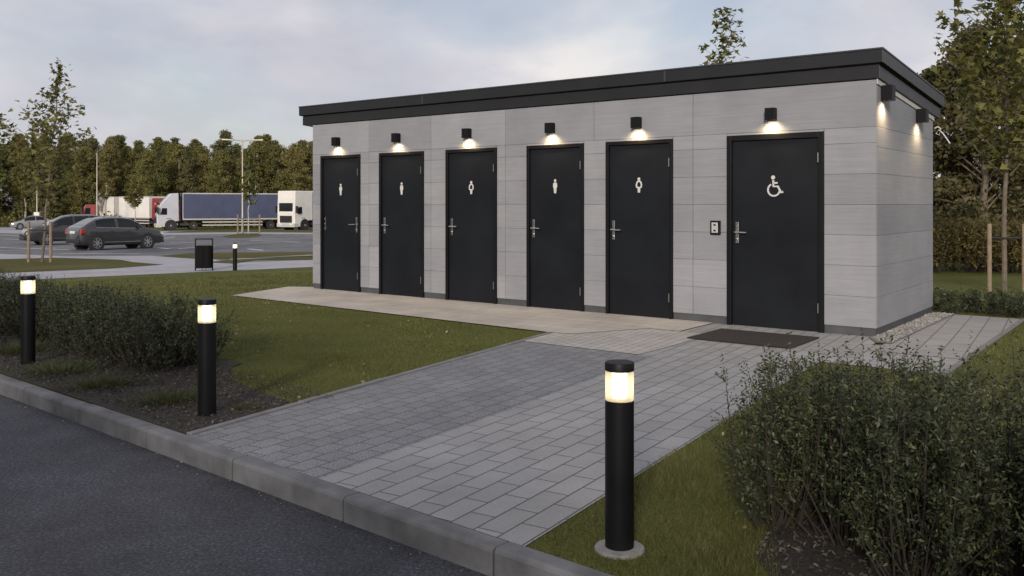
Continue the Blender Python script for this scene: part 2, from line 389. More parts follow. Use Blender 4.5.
surf('verge_turf', P2([(205, 263), (228, 260.2), (310, 256.2), (340, 257), (340, 260), (255, 260.5), (235, 264)]), M['turf'], .016)
surf('verge_kerb', P2([(340, 255.8), (310, 254.8), (232, 258.8), (228, 260.4), (310, 256.4), (340, 257.2)]), M['walk'], .012)
surf('verge_turf', P2([(165, 233), (210, 229.5), (345, 230), (345, 233.2), (250, 232.2)]), M['turf'], .012)
surf('verge_turf', P2([(222, 236.5), (240, 233.6), (258, 233.4), (262, 236), (250, 237.8), (230, 238)]), M['turf'], .012)
surf('verge_kerb', P2([(150, 235.5), (165, 233), (250, 232.2), (345, 233.2), (345, 234.6), (250, 234), (170, 235), (150, 237)]), M['walk'], .010)
surf('truck_apron', P2([(-80, 226.5), (130, 228), (170, 231.5), (150, 236), (90, 235), (-80, 230)]), M['walk'], .008)
surf('verge_turf', P2([(-120, 221.5), (44, 221), (44, 224), (-120, 225.5)]), M['turf'], .012)
# painted bay lines
ml = MB()
def line(a, b, w=.14):
    a, b = at(*a)[:2], at(*b)[:2]; dv = (b-a)/np.linalg.norm(b-a); nv = np.array([-dv[1], dv[0]])*w/2
    sheet_mb([a-nv, b-nv, b+nv, a+nv], .010, ml)
for a_, b_ in (((5, 239), (26, 240)), ((-20, 247), (70, 250)), ((60, 253.5), (140, 254)), ((150, 240), (175, 237)), ((178, 249), (215, 246)), ((248, 249), (263, 250.5)), ((250, 240.5), (300, 242)), ((150, 247), (170, 249)), ((170, 243), (240, 242)), ((0, 235), (20, 236))):
    line(a_, b_, .18)
ml = ml.build('road_markings', M['paint_line'], recalc=False); up(ml); ml['kind'] = 'structure'

# ------------------------------------------------------------------ the kiosk
rzB = math.atan2(U[1], U[0])
LB, DB, TOP = 9.27, 2.68, 2.81
def s_of(px):
    k_ = (px-CX)/F; return (C[0]-k_*C[1])/(-U[0]+k_*U[1])
kiosk = thing('toilet_kiosk', 'long grey panelled toilet block with six dark doors and flat dark roof', 'building', (*C, 0), rzB)
drs = [(321, 360.5), (379.5, 424), (446, 497), (527, 584), (606, 673), (727, 824)]
D = [(s_of(b_), s_of(a_)) for a_, b_ in drs]                  # (near edge, far edge) along the front
DT = 2.27
MB().box(.02, LB-.02, -DB+.02, -.025, .02, TOP-.01).build('wall', M['backing'], kiosk)
pl = MB(); xs = [0.012] + [v for a_, b_ in sorted(D) for v in (a_, b_)] + [LB-.012]
for a_, b_ in zip(xs[::2], xs[1::2]): pl.box(a_, b_, -.03, -.012, 0, .098)
pl.box(.012, .03, -DB+.012, -.031, 0, .098); pl.box(LB-.03, LB-.012, -DB+.012, -.031, 0, .098); pl.box(.031, LB-.031, -DB+.012, -DB+.03, 0, .098)
pl.build('plinth', M['plinth'], kiosk, bevel=.003)
cl = MB(); G = .0028
rows = [.10, .437, .775, 1.112, 1.45, 1.787, 2.125, 2.30]
joints = [s_of(x) for x in (369, 431, 505.5, 693)]
def panels(a_, b_, js, zs, f):
    cuts = [a_] + sorted(j for j in js if a_+.02 < j < b_-.02) + [b_]
    for c0, c1 in zip(cuts[:-1], cuts[1:]):
        for z0, z1 in zip(zs[:-1], zs[1:]): f(c0+G, c1-G, z0+G*.45, z1-G*.45)
for a_, b_ in zip(xs[::2], xs[1::2]):
    a2 = 0.0 if a_ < .1 else a_; b2 = LB if b_ > LB-.1 else b_
    panels(a2, b2, joints, rows, lambda c0, c1, z0, z1: cl.box(c0, c1, -.022, 0, z0, z1))
panels(0, LB, [s_of(x) for x in (369, 431, 505.5, 594, 693)], [2.30, TOP], lambda c0, c1, z0, z1: cl.box(c0, c1, -.022, 0, z0, z1))
for a_, b_ in sorted(D): cl.box(a_+G, b_-G, -.022, 0, DT+.004, 2.298)
srows = [.10, .437, .775, 1.112, 1.45, 1.787, 2.08, 2.30, TOP]
panels(-DB+.01, -.024, [], srows, lambda c0, c1, z0, z1: cl.box(0, .02, c0, c1, z0, z1))
panels(-DB+.01, -.024, [], srows, lambda c0, c1, z0, z1: cl.box(LB-.02, LB, c0, c1, z0, z1))
panels(.0, LB, [2.3, 4.6, 6.9], srows, lambda c0, c1, z0, z1: cl.box(c0, c1, -DB-.01, -DB+.008, z0, z1))
cl.build('cladding', M['clad'], kiosk, bevel=.0015, seg=1)
# roof: falls gently to the back (with a pale trim board under it along the side wall)
def slope(y): return (y-.06)*.075
x0, x1, yf, yb = -.08, LB+.29, .06, -DB-.32
def slab(mb, x0, x1, y0, y1, z0, z1):
    vs = [(x, y, z+slope(y)) for z in (z0, z1) for (x, y) in ((x0, y0), (x1, y0), (x1, y1), (x0, y1))]
    mb.add(vs, [(3, 2, 1, 0), (4, 5, 6, 7), (0, 1, 5, 4), (1, 2, 6, 5), (2, 3, 7, 6), (3, 0, 4, 7)])
tb = MB(); slab(tb, -.014, -.001, -DB-.01, -.002, 2.765, 2.822); tb.build('trim_board', M['soffit'], kiosk)
rf = MB(); slab(rf, x0+.05, x1-.05, yb+.05, yf-.05, 2.86, 3.10); roof = rf.build('roof', M['membrane'], kiosk)
fa = MB()
def rim(mb, ins, z0, z1, th=.02):
    a0, a1, b0, b1 = x0+ins, x1-ins, yb+ins, yf-ins
    slab(mb, a0, a1, b1-th, b1, z0, z1); slab(mb, a0, a1, b0, b0+th, z0, z1)
    slab(mb, a0, a0+th, b0+th+.001, b1-th-.001, z0, z1); slab(mb, a1-th, a1, b0+th+.001, b1-th-.001, z0, z1)
rim(fa, 0, 2.985, 3.125); fa.build('upper_fascia', M['fascia'], roof, bevel=.003)
fb = MB(); rim(fb, .045, 2.825, 2.965); fb.build('lower_fascia', M['fascia'], roof, bevel=.003)
tr = MB(); rim(tr, -.008, 3.126, 3.145, .06); tr.build('roof_trim', M['fascia_trim'], roof, bevel=.003)
sg = MB(); rim(sg, .05, 2.967, 2.983, .012); sg.build('shadow_gap', M['backing'], roof)
so = MB(); slab(so, x0+.05, x1-.05, yb+.05, yf-.05, 2.832, 2.85); so.build('soffit', M['soffit'], roof)
for px in (425, 667): sm = MB(); sm.box(s_of(px)-.012, s_of(px)+.012, yf-.001, yf+.004, 2.99, 3.12); sm.build('seam_cover', M['fascia_trim'], roof)

def circ(cx, cy, r, n=20, a0=0, a1=2*math.pi): return [(cx+r*math.cos(a0+(a1-a0)*k/n), cy+r*math.sin(a0+(a1-a0)*k/n)) for k in range(n)]
def stroke(mb, pts, w, y0, y1, closed=False):
    """flat ribbon of width w following pts in the door plane"""
    n = len(pts); P = [Vector(p) for p in pts]; Lf = []; Rt = []
    for i in range(n):
        a_ = P[i-1] if (i or closed) else P[i]; b_ = P[(i+1) % n] if (i < n-1 or closed) else P[i]
        d_ = (b_-a_).normalized(); q_ = Vector((-d_.y, d_.x))*w/2; Lf.append(P[i]+q_); Rt.append(P[i]-q_)
    m_ = n if closed else n-1
    for i in range(m_):
        j = (i+1) % n; q = [Lf[i], Lf[j], Rt[j], Rt[i]]
        mb.add([(p.x, y, p.y) for y in (y0, y1) for p in q], [(0, 1, 2, 3), (7, 6, 5, 4), (0, 4, 5, 1), (1, 5, 6, 2), (2, 6, 7, 3), (3, 7, 4, 0)])
def symbol(kind, cx, cz, y0, y1):
    """pictograms; viewed from the front local x runs to the left, so x is mirrored"""
    mb = MB(); sc_ = .80 if kind == 'chair' else .74; X = lambda x, z: (cx-x*sc_, cz+z*sc_)
    if kind == 'chair':
        mb.prism([X(*p) for p in circ(-.015, .125, .030)], 'y', y0, y1)
        stroke(mb, [X(-.013, .085), X(-.010, -.005), X(.055, -.005), X(.105, -.095), X(.135, -.083)], .024, y0, y1)
        stroke(mb, [X(-.012, .045), X(.052, .045)], .020, y0, y1)
        stroke(mb, [X(*p) for p in circ(-.004, -.055, .088, 26, R(118), R(360+8))], .020, y0, y1+.0004)
    elif kind == 'man':
        mb.prism([X(*p) for p in circ(0, .105, .026)], 'y', y0, y1)
        body = [(-.022, .072), (.022, .072), (.040, .055), (.047, .0), (.040, -.028), (.030, -.026), (.030, -.06), (.022, -.13), (-.022, -.13), (-.030, -.06), (-.030, -.026), (-.040, -.028), (-.047, .0), (-.040, .055)]
        mb.prism([X(*p) for p in body], 'y', y0, y1)
    else:
        mb.prism([X(*p) for p in circ(0, .105, .027)], 'y', y0, y1)
        ring = [(.018, .066), (.038, .045), (.050, .0), (.043, -.036), (.018, -.045), (-.018, -.045), (-.043, -.036), (-.050, .0), (-.038, .045), (-.018, .066)]
        stroke(mb, [X(*p) for p in ring], .021, y0, y1, True)
        mb.prism([X(*p) for p in [(-.026, -.05), (.026, -.05), (.022, -.13), (-.022, -.13)]], 'y', y0-.0003, y1-.0003)
    return mb
kinds = ['man', 'man', 'woman', 'man', 'woman', 'chair']
dlab = ['leftmost dark door with man symbol and handle on its right', 'dark door with man symbol second from the left', 'dark door with woman symbol third from the left', 'dark door with man symbol left of the fifth door', 'dark door with woman symbol left of the intercom', 'wide dark door with white wheelchair symbol']
def handle(door, hx, hzz, dirx, yl):
    """plate, lever and lock; dirx = which way the lever points along local x"""
    h = MB(); h.box(hx-.019, hx+.019, yl, yl+.008, hzz-.13, hzz+.12)
    h = h.build('handle', M['steel'], door, bevel=.003)
    v = MB(); v.tube([(hx, yl+.006, hzz), (hx, yl+.052, hzz)], .011, 10); v.tube([(hx-.012*dirx, yl+.052, hzz), (hx+.02*dirx, yl+.055, hzz), (hx+.135*dirx, yl+.055, hzz-.003)], [.011, .0105, .009], 10)
    v.build('handle', M['steel'], door, smooth=True); c_ = MB(); c_.lathe([(.013, yl+.006), (.013, yl+.016), (.004, yl+.018)], 14, (hx, 0, hzz-.085), 0, 'y'); c_.build('lock', M['chrome'], door, smooth=True)
for i, ((a_, b_), kd) in enumerate(zip(D, kinds)):
    ft = .05 if kd != 'chair' else .065
    dl = MB(); yl = -.012
    dl.box(a_+ft, b_-ft, -.06, yl, .012, DT-ft); door = dl.build('door', M['door'], kiosk, bevel=.003); door['label'] = dlab[i]
    fr = MB(); fr.box(a_+.002, a_+ft-.004, -.05, .018, .004, DT); fr.box(b_-ft+.004, b_-.002, -.05, .018, .004, DT); fr.box(a_+ft-.003, b_-ft+.003, -.05, .017, DT-ft+.004, DT-.001)
    fr.build('door_frame', M['frame'], door, bevel=.003)
    th = MB(); th.box(a_+ft, b_-ft, -.05, .004, .002, .010); th.build('threshold', M['steel'], door)
    cx = (a_+b_)/2; sc = 1.0
    o = symbol(kd, cx, 1.70 if kd != 'chair' else 1.665, yl+.001, yl+.005).build('wheelchair_symbol' if kd == 'chair' else kd+'_symbol', M['white'], door)
    hxl = b_-ft-.06
    if i == 0:
        handle(door, a_+ft+.05, 1.12, 1, yl)
        q = MB(); q.box(hxl-.008, hxl+.012, yl, yl+.007, 1.01, 1.24); lp = q.build('lock_plate', M['hinge'], door, bevel=.003)
        for zz in (1.04, 1.12, 1.20): q = MB(); q.lathe([(.012, yl+.007), (.012, yl+.02), (.004, yl+.024)], 12, (hxl+.002, 0, zz), 0, 'y'); q.build('knob', M['chrome'], lp, smooth=True)
    else: handle(door, hxl, 1.12, -1, yl)
    for zz in (.28, 1.98):
        q = MB(); q.tube([(a_+ft-.004, .023, zz-.055), (a_+ft-.004, .023, zz+.055)], .008, 10); q.build('hinge', M['hinge'], door, smooth=True)

def to_world(x, y, z):
    p = C + U*x + np.array([-V[0], -V[1]])*y; return (float(p[0]), float(p[1]), float(z))
lampg = 'square black wall lamps on the toilet block'
def wall_lamp(label, x, y, z, rz, power=15, size=.84):
    """black box lamp; its back is at local y = 0"""
    t_ = thing('wall_lamp', label, 'wall lamp', to_world(x, y, z), rzB+rz, lampg)
    b_ = MB(); w_, d_, h_ = .068*size, .125*size, .165*size
    def rg_(ins, z): return [(-w_+ins, .012+ins, z), (w_-ins, .012+ins, z), (w_-ins, d_-ins, z), (-w_+ins, d_-ins, z)]
    vv = rg_(0, 0)+rg_(.008, 0)+rg_(.008, .035)+rg_(0, h_); ff = [(11, 10, 9, 8), (12, 13, 14, 15)]
    for k_ in range(4): n_ = (k_+1) % 4; ff += [(k_, n_, 4+n_, 4+k_), (4+k_, 4+n_, 8+n_, 8+k_), (k_, 12+k_, 12+n_, n_)]
    b_.add(vv, ff); b_.build('housing', M['black'], t_, bevel=.0015)
    p_ = MB(); p_.box(-.035, .035, 0, .0118, .02, h_-.02); p_.build('bracket', M['black'], t_)
    e_ = MB(); e_.lathe([(.045*size, .026), (.045*size, .034)], 24, (0, .068*size, 0)); e_.build('lens', M['lens'], t_)
    L_ = bpy.data.lights.new('lamp_light', 'SPOT'); L_.energy = power; L_.color = (1, .71, .40); L_.spot_size = R(150); L_.spot_blend = .9; L_.shadow_soft_size = .04
    lo = bpy.data.objects.new('lamp_light', L_); COL.objects.link(lo); lo.parent = t_; lo.location = (0, .10*size, -.004); lo.rotation_euler = (R(-4), 0, 0)
    return t_
lpx = [(337.5, 0), (397.5, 1), (468, 2), (551, 3), (637, 4), (771, 5)]
ll = ['black box lamp lit above the leftmost door', 'black box lamp lit above the second door from the left', 'black box lamp lit above the third door from the left', 'black box lamp lit above the fourth door from the left', 'black box lamp lit above the fifth door from the left', 'black box lamp lit above the wheelchair door']
for px, i in lpx: wall_lamp(ll[i], s_of(px)-.02, 0, 2.43, 0)
wall_lamp('black box lamp lit on the side wall beside the front corner', 0, -.22, 2.595, R(90), 20, 1.0)
wall_lamp('black box lamp lit on the side wall beside the white cable', 0, -1.80, 2.47, R(90), 20, 1.0)
wall_lamp('black box lamp on the far end wall by the car park', LB, -.22, 2.43, R(-90))
# intercom, doormat, cable
ix = s_of(716); tI = thing('intercom', 'small black call panel with grey face left of the wheelchair door', 'intercom', to_world(ix, 0, 1.17), rzB)
MB().box(-.065, .065, .001, .03, -.085, .085).build('housing', M['black'], tI, bevel=.006)
MB().box(-.038, .043, .0301, .036, -.062, .062).build('face_plate', M['panel_grey'], tI, bevel=.003)
for zz in (-.035, .033): b_ = MB(); b_.box(-.012, .016, .0362, .039, zz-.011, zz+.011); b_.build('button', M['black'], tI, bevel=.002)
mq = [(np.array(at(*p)[:2])-C) for p in ((692, 339.5), (792, 350.5), (816, 339.5), (719, 329.5))]
ms = sorted(float(v@U) for v in mq); mt = sorted(float(-(v@V)) for v in mq)
dm = MB(); dm.box((ms[0]+ms[1])/2, (ms[2]+ms[3])/2, (mt[0]+mt[1])/2, (mt[2]+mt[3])/2, .012, .024)
dm = dm.build('doormat', M['mat'], bevel=.004); dm.location = (*C, 0); dm.rotation_euler = (0, 0, rzB)
tag(dm, 'dark brown fibre doormat in front of the wheelchair door', 'doormat')
cb = MB(); base = np.array(to_world(-.02, -DB-.012, 2.46))
off = [(0, 0, 0), (.03, -.02, .02), (.07, -.02, -.01), (.06, 0, -.09), (.02, .01, -.07), (.05, 0, -.02), (.10, 0, -.06), (.16, 0, -.14), (.20, 0, -.20)]
cb.tube([base+np.array(o) for o in off], .008, 8)
tag(cb.build('cable', M['cable'], smooth=True), 'loose white cable end sticking out behind the side wall', 'cable')

# ------------------------------------------------------------------ bollards
bolg = 'round black bollard lights around the forecourt'
def bollard(p, label, h=.78, r=.0605, foot=True):
    t_ = thing('bollard_light', label, 'bollard light', p, 0, bolg)
    b_ = MB(); b_.lathe([(r*.97, -.02), (r, 0), (r, h-.163), (r*.96, h-.160), (.02, h-.1595)], 40); b_.build('post', M['black'], t_, smooth=True)
    c_ = MB(); c_.lathe([(r*.99, h-.036), (r*1.02, h-.034), (r*1.02, h-.004), (r*.98, h), (.001, h+.002)], 40); c_.build('cap', M['black'], t_, smooth=True)
    e_ = MB(); e_.lathe([(r*.5, h-.150), (r*.53, h-.145), (r*.53, h-.05), (r*.5, h-.045)], 28); e_.build('lamp', M['core'], t_, smooth=True)
    d_ = MB(); d_.lathe([(r*.985, h-.1585), (r*.985, h-.0365)], 40); d_.build('diffuser', M['diffuser'], t_, smooth=True)
    if foot: f_ = MB(); f_.lathe([(r*1.75, -.03), (r*1.75, .008), (r*1.68, .014), (r*1.1, .018)], 36); f_.build('footing', M['concrete'], t_, smooth=True)
    return t_
bollard(at(619.5, 550), 'nearest lit black bollard on the grass by the light path', .79)
bollard(at(207, 415.5), 'lit black bollard in the soil bed at the end of the left hedge', .80, foot=False)
bollard(at(28, 364), 'lit black bollard standing before the left hedge near the far kerb', .80, foot=False)
bollard(at(235, 270.5), 'small distant lit bollard beside the litter bin', .80, foot=False)

# ------------------------------------------------------------------ litter bin
p = at(204, 270.8); tB = thing('litter_bin', 'dark grey litter bin on legs beside the footway', 'litter bin', p, R(10))
f_ = MB(); 
for sx in (-1, 1): f_.box(sx*.235-.018, sx*.235+.018, -.018, .018, 0, .93)
f_.box(-.2165, .2165, -.018, .018, .895, .93); f_.build('frame', M['black'], tB, bevel=.004)
b_ = MB(); oc = [(-.214, -.12), (-.15, -.17), (.15, -.17), (.214, -.12), (.214, .12), (.15, .17), (-.15, .17), (-.214, .12)]; b_.prism(oc, 'z', .08, .72); b_.box(-.012, .012, -.182, -.17, .11, .70)
b_.build('bucket', plain('bin_grey', (.007, .007, .008), .8, 0, .1, 5, 0, .1), tB, bevel=.012)
c_ = MB(); c_.prism([(-.18, .722), (.18, .722), (.17, .735), (-.17, .735)], 'y', -.15, .15); c_.build('hood', M['plastic'], tB, bevel=.01)
for sx in (-.05, .05): b_ = MB(); b_.tube([(sx, 0, 0), (sx, 0, .12)], .014, 8); b_.build('leg', M['steel'], tB)

# ------------------------------------------------------------------ cars
def cr(xs, ys, x):
    """smooth (monotone) interpolation"""
    xs = np.array(xs, float); ys = np.array(ys, float); d = np.diff(ys)/np.diff(xs); m = np.zeros(len(xs)); m[1:-1] = np.where(d[:-1]*d[1:] > 0, 2*d[:-1]*d[1:]/(d[:-1]+d[1:]+1e-12), 0); m[0] = d[0]; m[-1] = d[-1]
    i = np.clip(np.searchsorted(xs, x)-1, 0, len(xs)-2); h = xs[i+1]-xs[i]; t = np.clip((x-xs[i])/h, 0, 1)
    return (2*t**3-3*t**2+1)*ys[i]+(t**3-2*t**2+t)*h*m[i]+(-2*t**3+3*t**2)*ys[i+1]+(t**3-t**2)*h*m[i+1]
def car(label, px, py, heading, paint, kind, ang_extra=0, scale=(1, 1, 1)):
    """x forward from the rear bumper; origin under the middle"""
    if kind == 'liftback':
        Lc, Wc, Hc = 4.66, .905, 1.46
        belt = ([0, .08, .35, .7, 1.2, 2.6, 3.3, 3.6, 4.2, 4.5, 4.66], [.80, .96, 1.02, 1.02, .99, .95, .93, .92, .82, .70, .55])
        roof = ([0, .08, .30, .62, 1.05, 1.6, 2.2, 2.65, 3.0, 3.35, 3.62, 4.2, 4.5, 4.66], [.80, .97, 1.08, 1.24, 1.40, 1.455, 1.46, 1.41, 1.27, 1.08, .94, .83, .71, .56])
        sidew = [(.85, 1.10, 1.86), (2.0, 2.03, 3.2)]; rearw = (.30, 1.02); front = (2.72, 3.5)
    elif kind == 'wagon':
        Lc, Wc, Hc = 4.75, .94, 1.60
        belt = ([0, .06, .3, .7, 1.2, 2.6, 3.3, 3.6, 4.25, 4.6, 4.75], [.85, 1.02, 1.06, 1.06, 1.05, 1.02, 1.0, .99, .90, .78, .60])
        roof = ([0, .06, .22, .40, .62, 1.2, 2.0, 2.55, 2.95, 3.3, 3.62, 4.25, 4.6, 4.75], [.85, 1.03, 1.2, 1.42, 1.53, 1.60, 1.60, 1.54, 1.38, 1.18, 1.0, .91, .79, .61])
        sidew = [(.55, .62, 1.25), (1.30, 1.32, 2.10), (2.16, 2.20, 3.2)]; rearw = (.14, .5); front = (2.62, 3.52)
    else:
        Lc, Wc, Hc = 4.5, .90, 1.45
        belt = ([0, .08, .4, .8, 1.2, 2.4, 3.1, 3.4, 4.0, 4.35, 4.5], [.78, .95, 1.0, 1.0, .98, .94, .92, .91, .80, .68, .52])
        roof = ([0, .08, .4, .75, 1.15, 1.6, 2.1, 2.5, 2.85, 3.15, 3.42, 4.0, 4.35, 4.5], [.78, .96, 1.06, 1.2, 1.38, 1.445, 1.45, 1.4, 1.26, 1.08, .93, .81, .69, .53])
        sidew = [(.9, 1.05, 1.8), (1.86, 1.9, 3.0)]; rearw = (.35, 1.1); front = (2.56, 3.32)
    NS = 56; X = np.linspace(0, Lc, NS); zb = cr(*belt, X); zr = np.maximum(cr(*roof, X), zb+.012)
    e = np.minimum(X, Lc-X); w = Wc*(1-.22*np.exp(-e/.16)-.06*np.exp(-e/.7))
    zs = .20+.12*np.exp(-e/.2)
    def ring(i):
        gh = zr[i]-zb[i]; tum = min(.24, gh*.5)
        pr = [(.0, zs[i]), (.80*w[i], zs[i]), (.955*w[i], zs[i]+.07), (.985*w[i], zs[i]+.2), (1.0*w[i], .45*zs[i]+.55*zb[i]), (.985*w[i], zb[i]-.10), (.955*w[i], zb[i]-.015),
              (.935*w[i], zb[i]+.0), (.935*w[i]-tum*.5, zb[i]+gh*.5), (.925*w[i]-tum*.92, zb[i]+gh*.86), (.80*w[i]-tum*.95, zb[i]+gh*.965), (.45*w[i]-tum*.4, zr[i]), (0, zr[i]+.012)]
        return pr
    P = np.array([ring(i) for i in range(NS)]); n = P.shape[1]
    t_ = thing('parked_car', label, 'car', (0, 0, 0), heading, 'cars parked in the lot')
    t_.scale = scale
    xo = -Lc/2
    def grid(i0, i1, j0, j1, side, off=0):
        vs = []; fs = []
        for i in range(i0, i1+1):
            for j in range(j0, j1+1): vs.append((X[i]+xo, side*(P[i, j, 0]+off*(1 if j < 10 else .3)), P[i, j, 1]+off*(0 if j < 8 else .4 if j < 10 else 1)))
        m_ = j1-j0+1
        for i in range(i1-i0):
            for j in range(m_-1): fs.append((i*m_+j, (i+1)*m_+j, (i+1)*m_+j+1, i*m_+j+1))
        return vs, fs
    bd = MB()
    for sd in (1, -1): bd.add(*grid(0, NS-1, 0, n-1, sd))
    for i in (0, NS-1):
        bd.add([(X[i]+xo, P[i, j, 0], P[i, j, 1]) for j in range(n)]+[(X[i]+xo, -P[i, j, 0], P[i, j, 1]) for j in range(n-2, 0, -1)], [tuple(range(2*n-2))])
    bo = bd.build('body', paint, t_, smooth=False)
    bm = bmesh.new(); bm.from_mesh(bo.data); bmesh.ops.remove_doubles(bm, verts=bm.verts, dist=.0005); bmesh.ops.recalc_face_normals(bm, faces=bm.faces)
    for f in bm.faces: f.smooth = True
    bm.to_mesh(bo.data); bm.free(); bo.data.set_sharp_from_angle(angle=R(50))
    ix_ = lambda x: int(round(x/Lc*(NS-1)))
    for sd in (1, -1):
        for (xa, xt, xb) in sidew:
            g_ = MB(); g_.add(*grid(ix_(xa), ix_(xb), 7, 9, sd, .008)); g_.build('side_window', M['glass'], t_, smooth=True)
        c_ = MB(); i0, i1 = ix_(sidew[0][0]), ix_(sidew[-1][2])
        c_.tube([(X[i]+xo, sd*(P[i, 7, 0]+.012), P[i, 7, 1]+.0) for i in range(i0, i1+1)], .011, 5)
        c_.tube([(X[i]+xo, sd*(P[i, 9, 0]+.012), P[i, 9, 1]+.012) for i in range(i0, i1+1)], .010, 5); c_.build('window_trim', M['chrome'], t_, smooth=True)
        m_ = MB(); xm = front[1]-.42+xo; m_.prism([(xm-.08, zb[ix_(3)]+.02), (xm+.10, zb[ix_(3)]+.02), (xm+.12, zb[ix_(3)]+.10), (xm-.05, zb[ix_(3)]+.15)], 'y', sd*(Wc*.93), sd*(Wc+.16)); m_.build('mirror', M['plastic'], t_, bevel=.02)
        s_ = MB(); s_.box(.95+xo, Lc-1.25+xo, sd*Wc*.99-.012, sd*Wc*.99+.012, .34, .37); s_.build('sill_trim', M['chrome'], t_)
        for hx in (1.55, 2.45): q = MB(); q.box(hx+xo, hx+.19+xo, sd*Wc*.985-.01, sd*Wc*.985+.022, .80, .83); q.build('handle', M['plastic'], t_, bevel=.006)
        tl = MB(); tl.prism([(-sd*0+xo+.02, .72), (xo+.30, .80), (xo+.26, .93), (xo+.06, .95)], 'y', sd*(Wc*.80), sd*(Wc*.965)); tl.build('taillight', M['taillight'], t_, bevel=.015)
        hl = MB(); hl.prism([(xo+Lc-.09, .60), (xo+Lc-.42, .70), (xo+Lc-.46, .76), (xo+Lc-.14, .69)], 'y', sd*(Wc*.52), sd*(Wc*.90)); hl.build('headlight', M['headlight'], t_, bevel=.015)
    for nm, (xa, xb) in (('rear_window', rearw), ('windscreen', front)):
        g_ = MB()
        for sd in (1, -1): g_.add(*grid(ix_(xa), ix_(xb), 10, 12, sd, .008))
        g_.build(nm, M['pane'], t_, smooth=True)
    q = MB(); q.box(xo-.012, xo+.02, -.26, .26, .74, .85); q.build('number_plate', M['plate'], t_, bevel=.004)
    q = MB(); q.box(xo-.03, xo+.10, -Wc*.78, Wc*.78, .33, .50); q.build('bumper', M['plastic'], t_, bevel=.03); q = MB(); q.box(xo+Lc-.10, xo+Lc+.02, -Wc*.7, Wc*.7, .26, .40); q.build('bumper', M['plastic'], t_, bevel=.03)
    q = MB(); q.box(xo+Lc-.06, xo+Lc+.012, -.42, .42, .45, .58); q.build('grille', M['plastic'], t_, bevel=.02)
    wb = [.86, .86+2.74] if kind != 'sedan' else [.82, .82+2.66]
    for wx in wb:
        for sd in (1, -1):
            y0 = sd*(Wc-.20); y1 = sd*(Wc+.012); c0 = (wx+xo, 0, .325)
            ar = MB(); ar.lathe([(.39, min(sd*Wc*.7, sd*(Wc+.004))), (.39, max(sd*Wc*.7, sd*(Wc+.004)))], 30, (wx+xo, 0, .335), 0, 'y'); ar.build('wheel_arch', M['plastic'], t_)
            ty = MB(); pr = [(.21, y0), (.30, y0), (.325, y0+sd*.03), (.325, y1-sd*.03), (.305, y1), (.235, y1+sd*.002), (.232, y1-sd*.02)]; ty.lathe(pr, 30, c0, 0, 'y'); wh = ty.build('wheel', M['tyre'], t_, smooth=True)
            rm = MB()
            rm.lathe([(.232, y1-sd*.06), (.236, y1-sd*.004), (.215, y1-sd*.004), (.205, y1-sd*.05)], 30, c0, 0, 'y')
            for kk in range(7):
                a0 = 2*math.pi*kk/7; ca, sa = math.cos(a0), math.sin(a0); e_ = .028
                pts = [(c0[0]+ca*rr-sa*ee, c0[2]+sa*rr+ca*ee) for rr, ee in ((.03, e_), (.21, e_*.7), (.21, -e_*.7), (.03, -e_))]
                rm.prism(pts, 'y', y1-sd*.03, y1-sd*.006)
            rm.lathe([(.05, y1-sd*.03), (.05, y1-sd*.002)], 16, c0, 0, 'y'); rm.build('rim', M['rim'], wh)
    p = at(px, py); t_.location = (float(p[0]), float(p[1]), float(p[2])+.006); return t_
car('dark grey hatchback seen from its rear right beside the staked sapling', 116.5, 249.0, R(50), M['car_dark'], 'liftback', scale=(.90, .95, 1.07))
car('grey estate car facing left behind the staked sapling', 66, 244.2, R(180+38), M['car_grey'], 'wagon', scale=(.95, 1, 1.05))
car('pale silver car parked farthest left by the verge', 31, 229.5, R(180+34), M['car_silver'], 'sedan', scale=(.92, 1, 1.05))

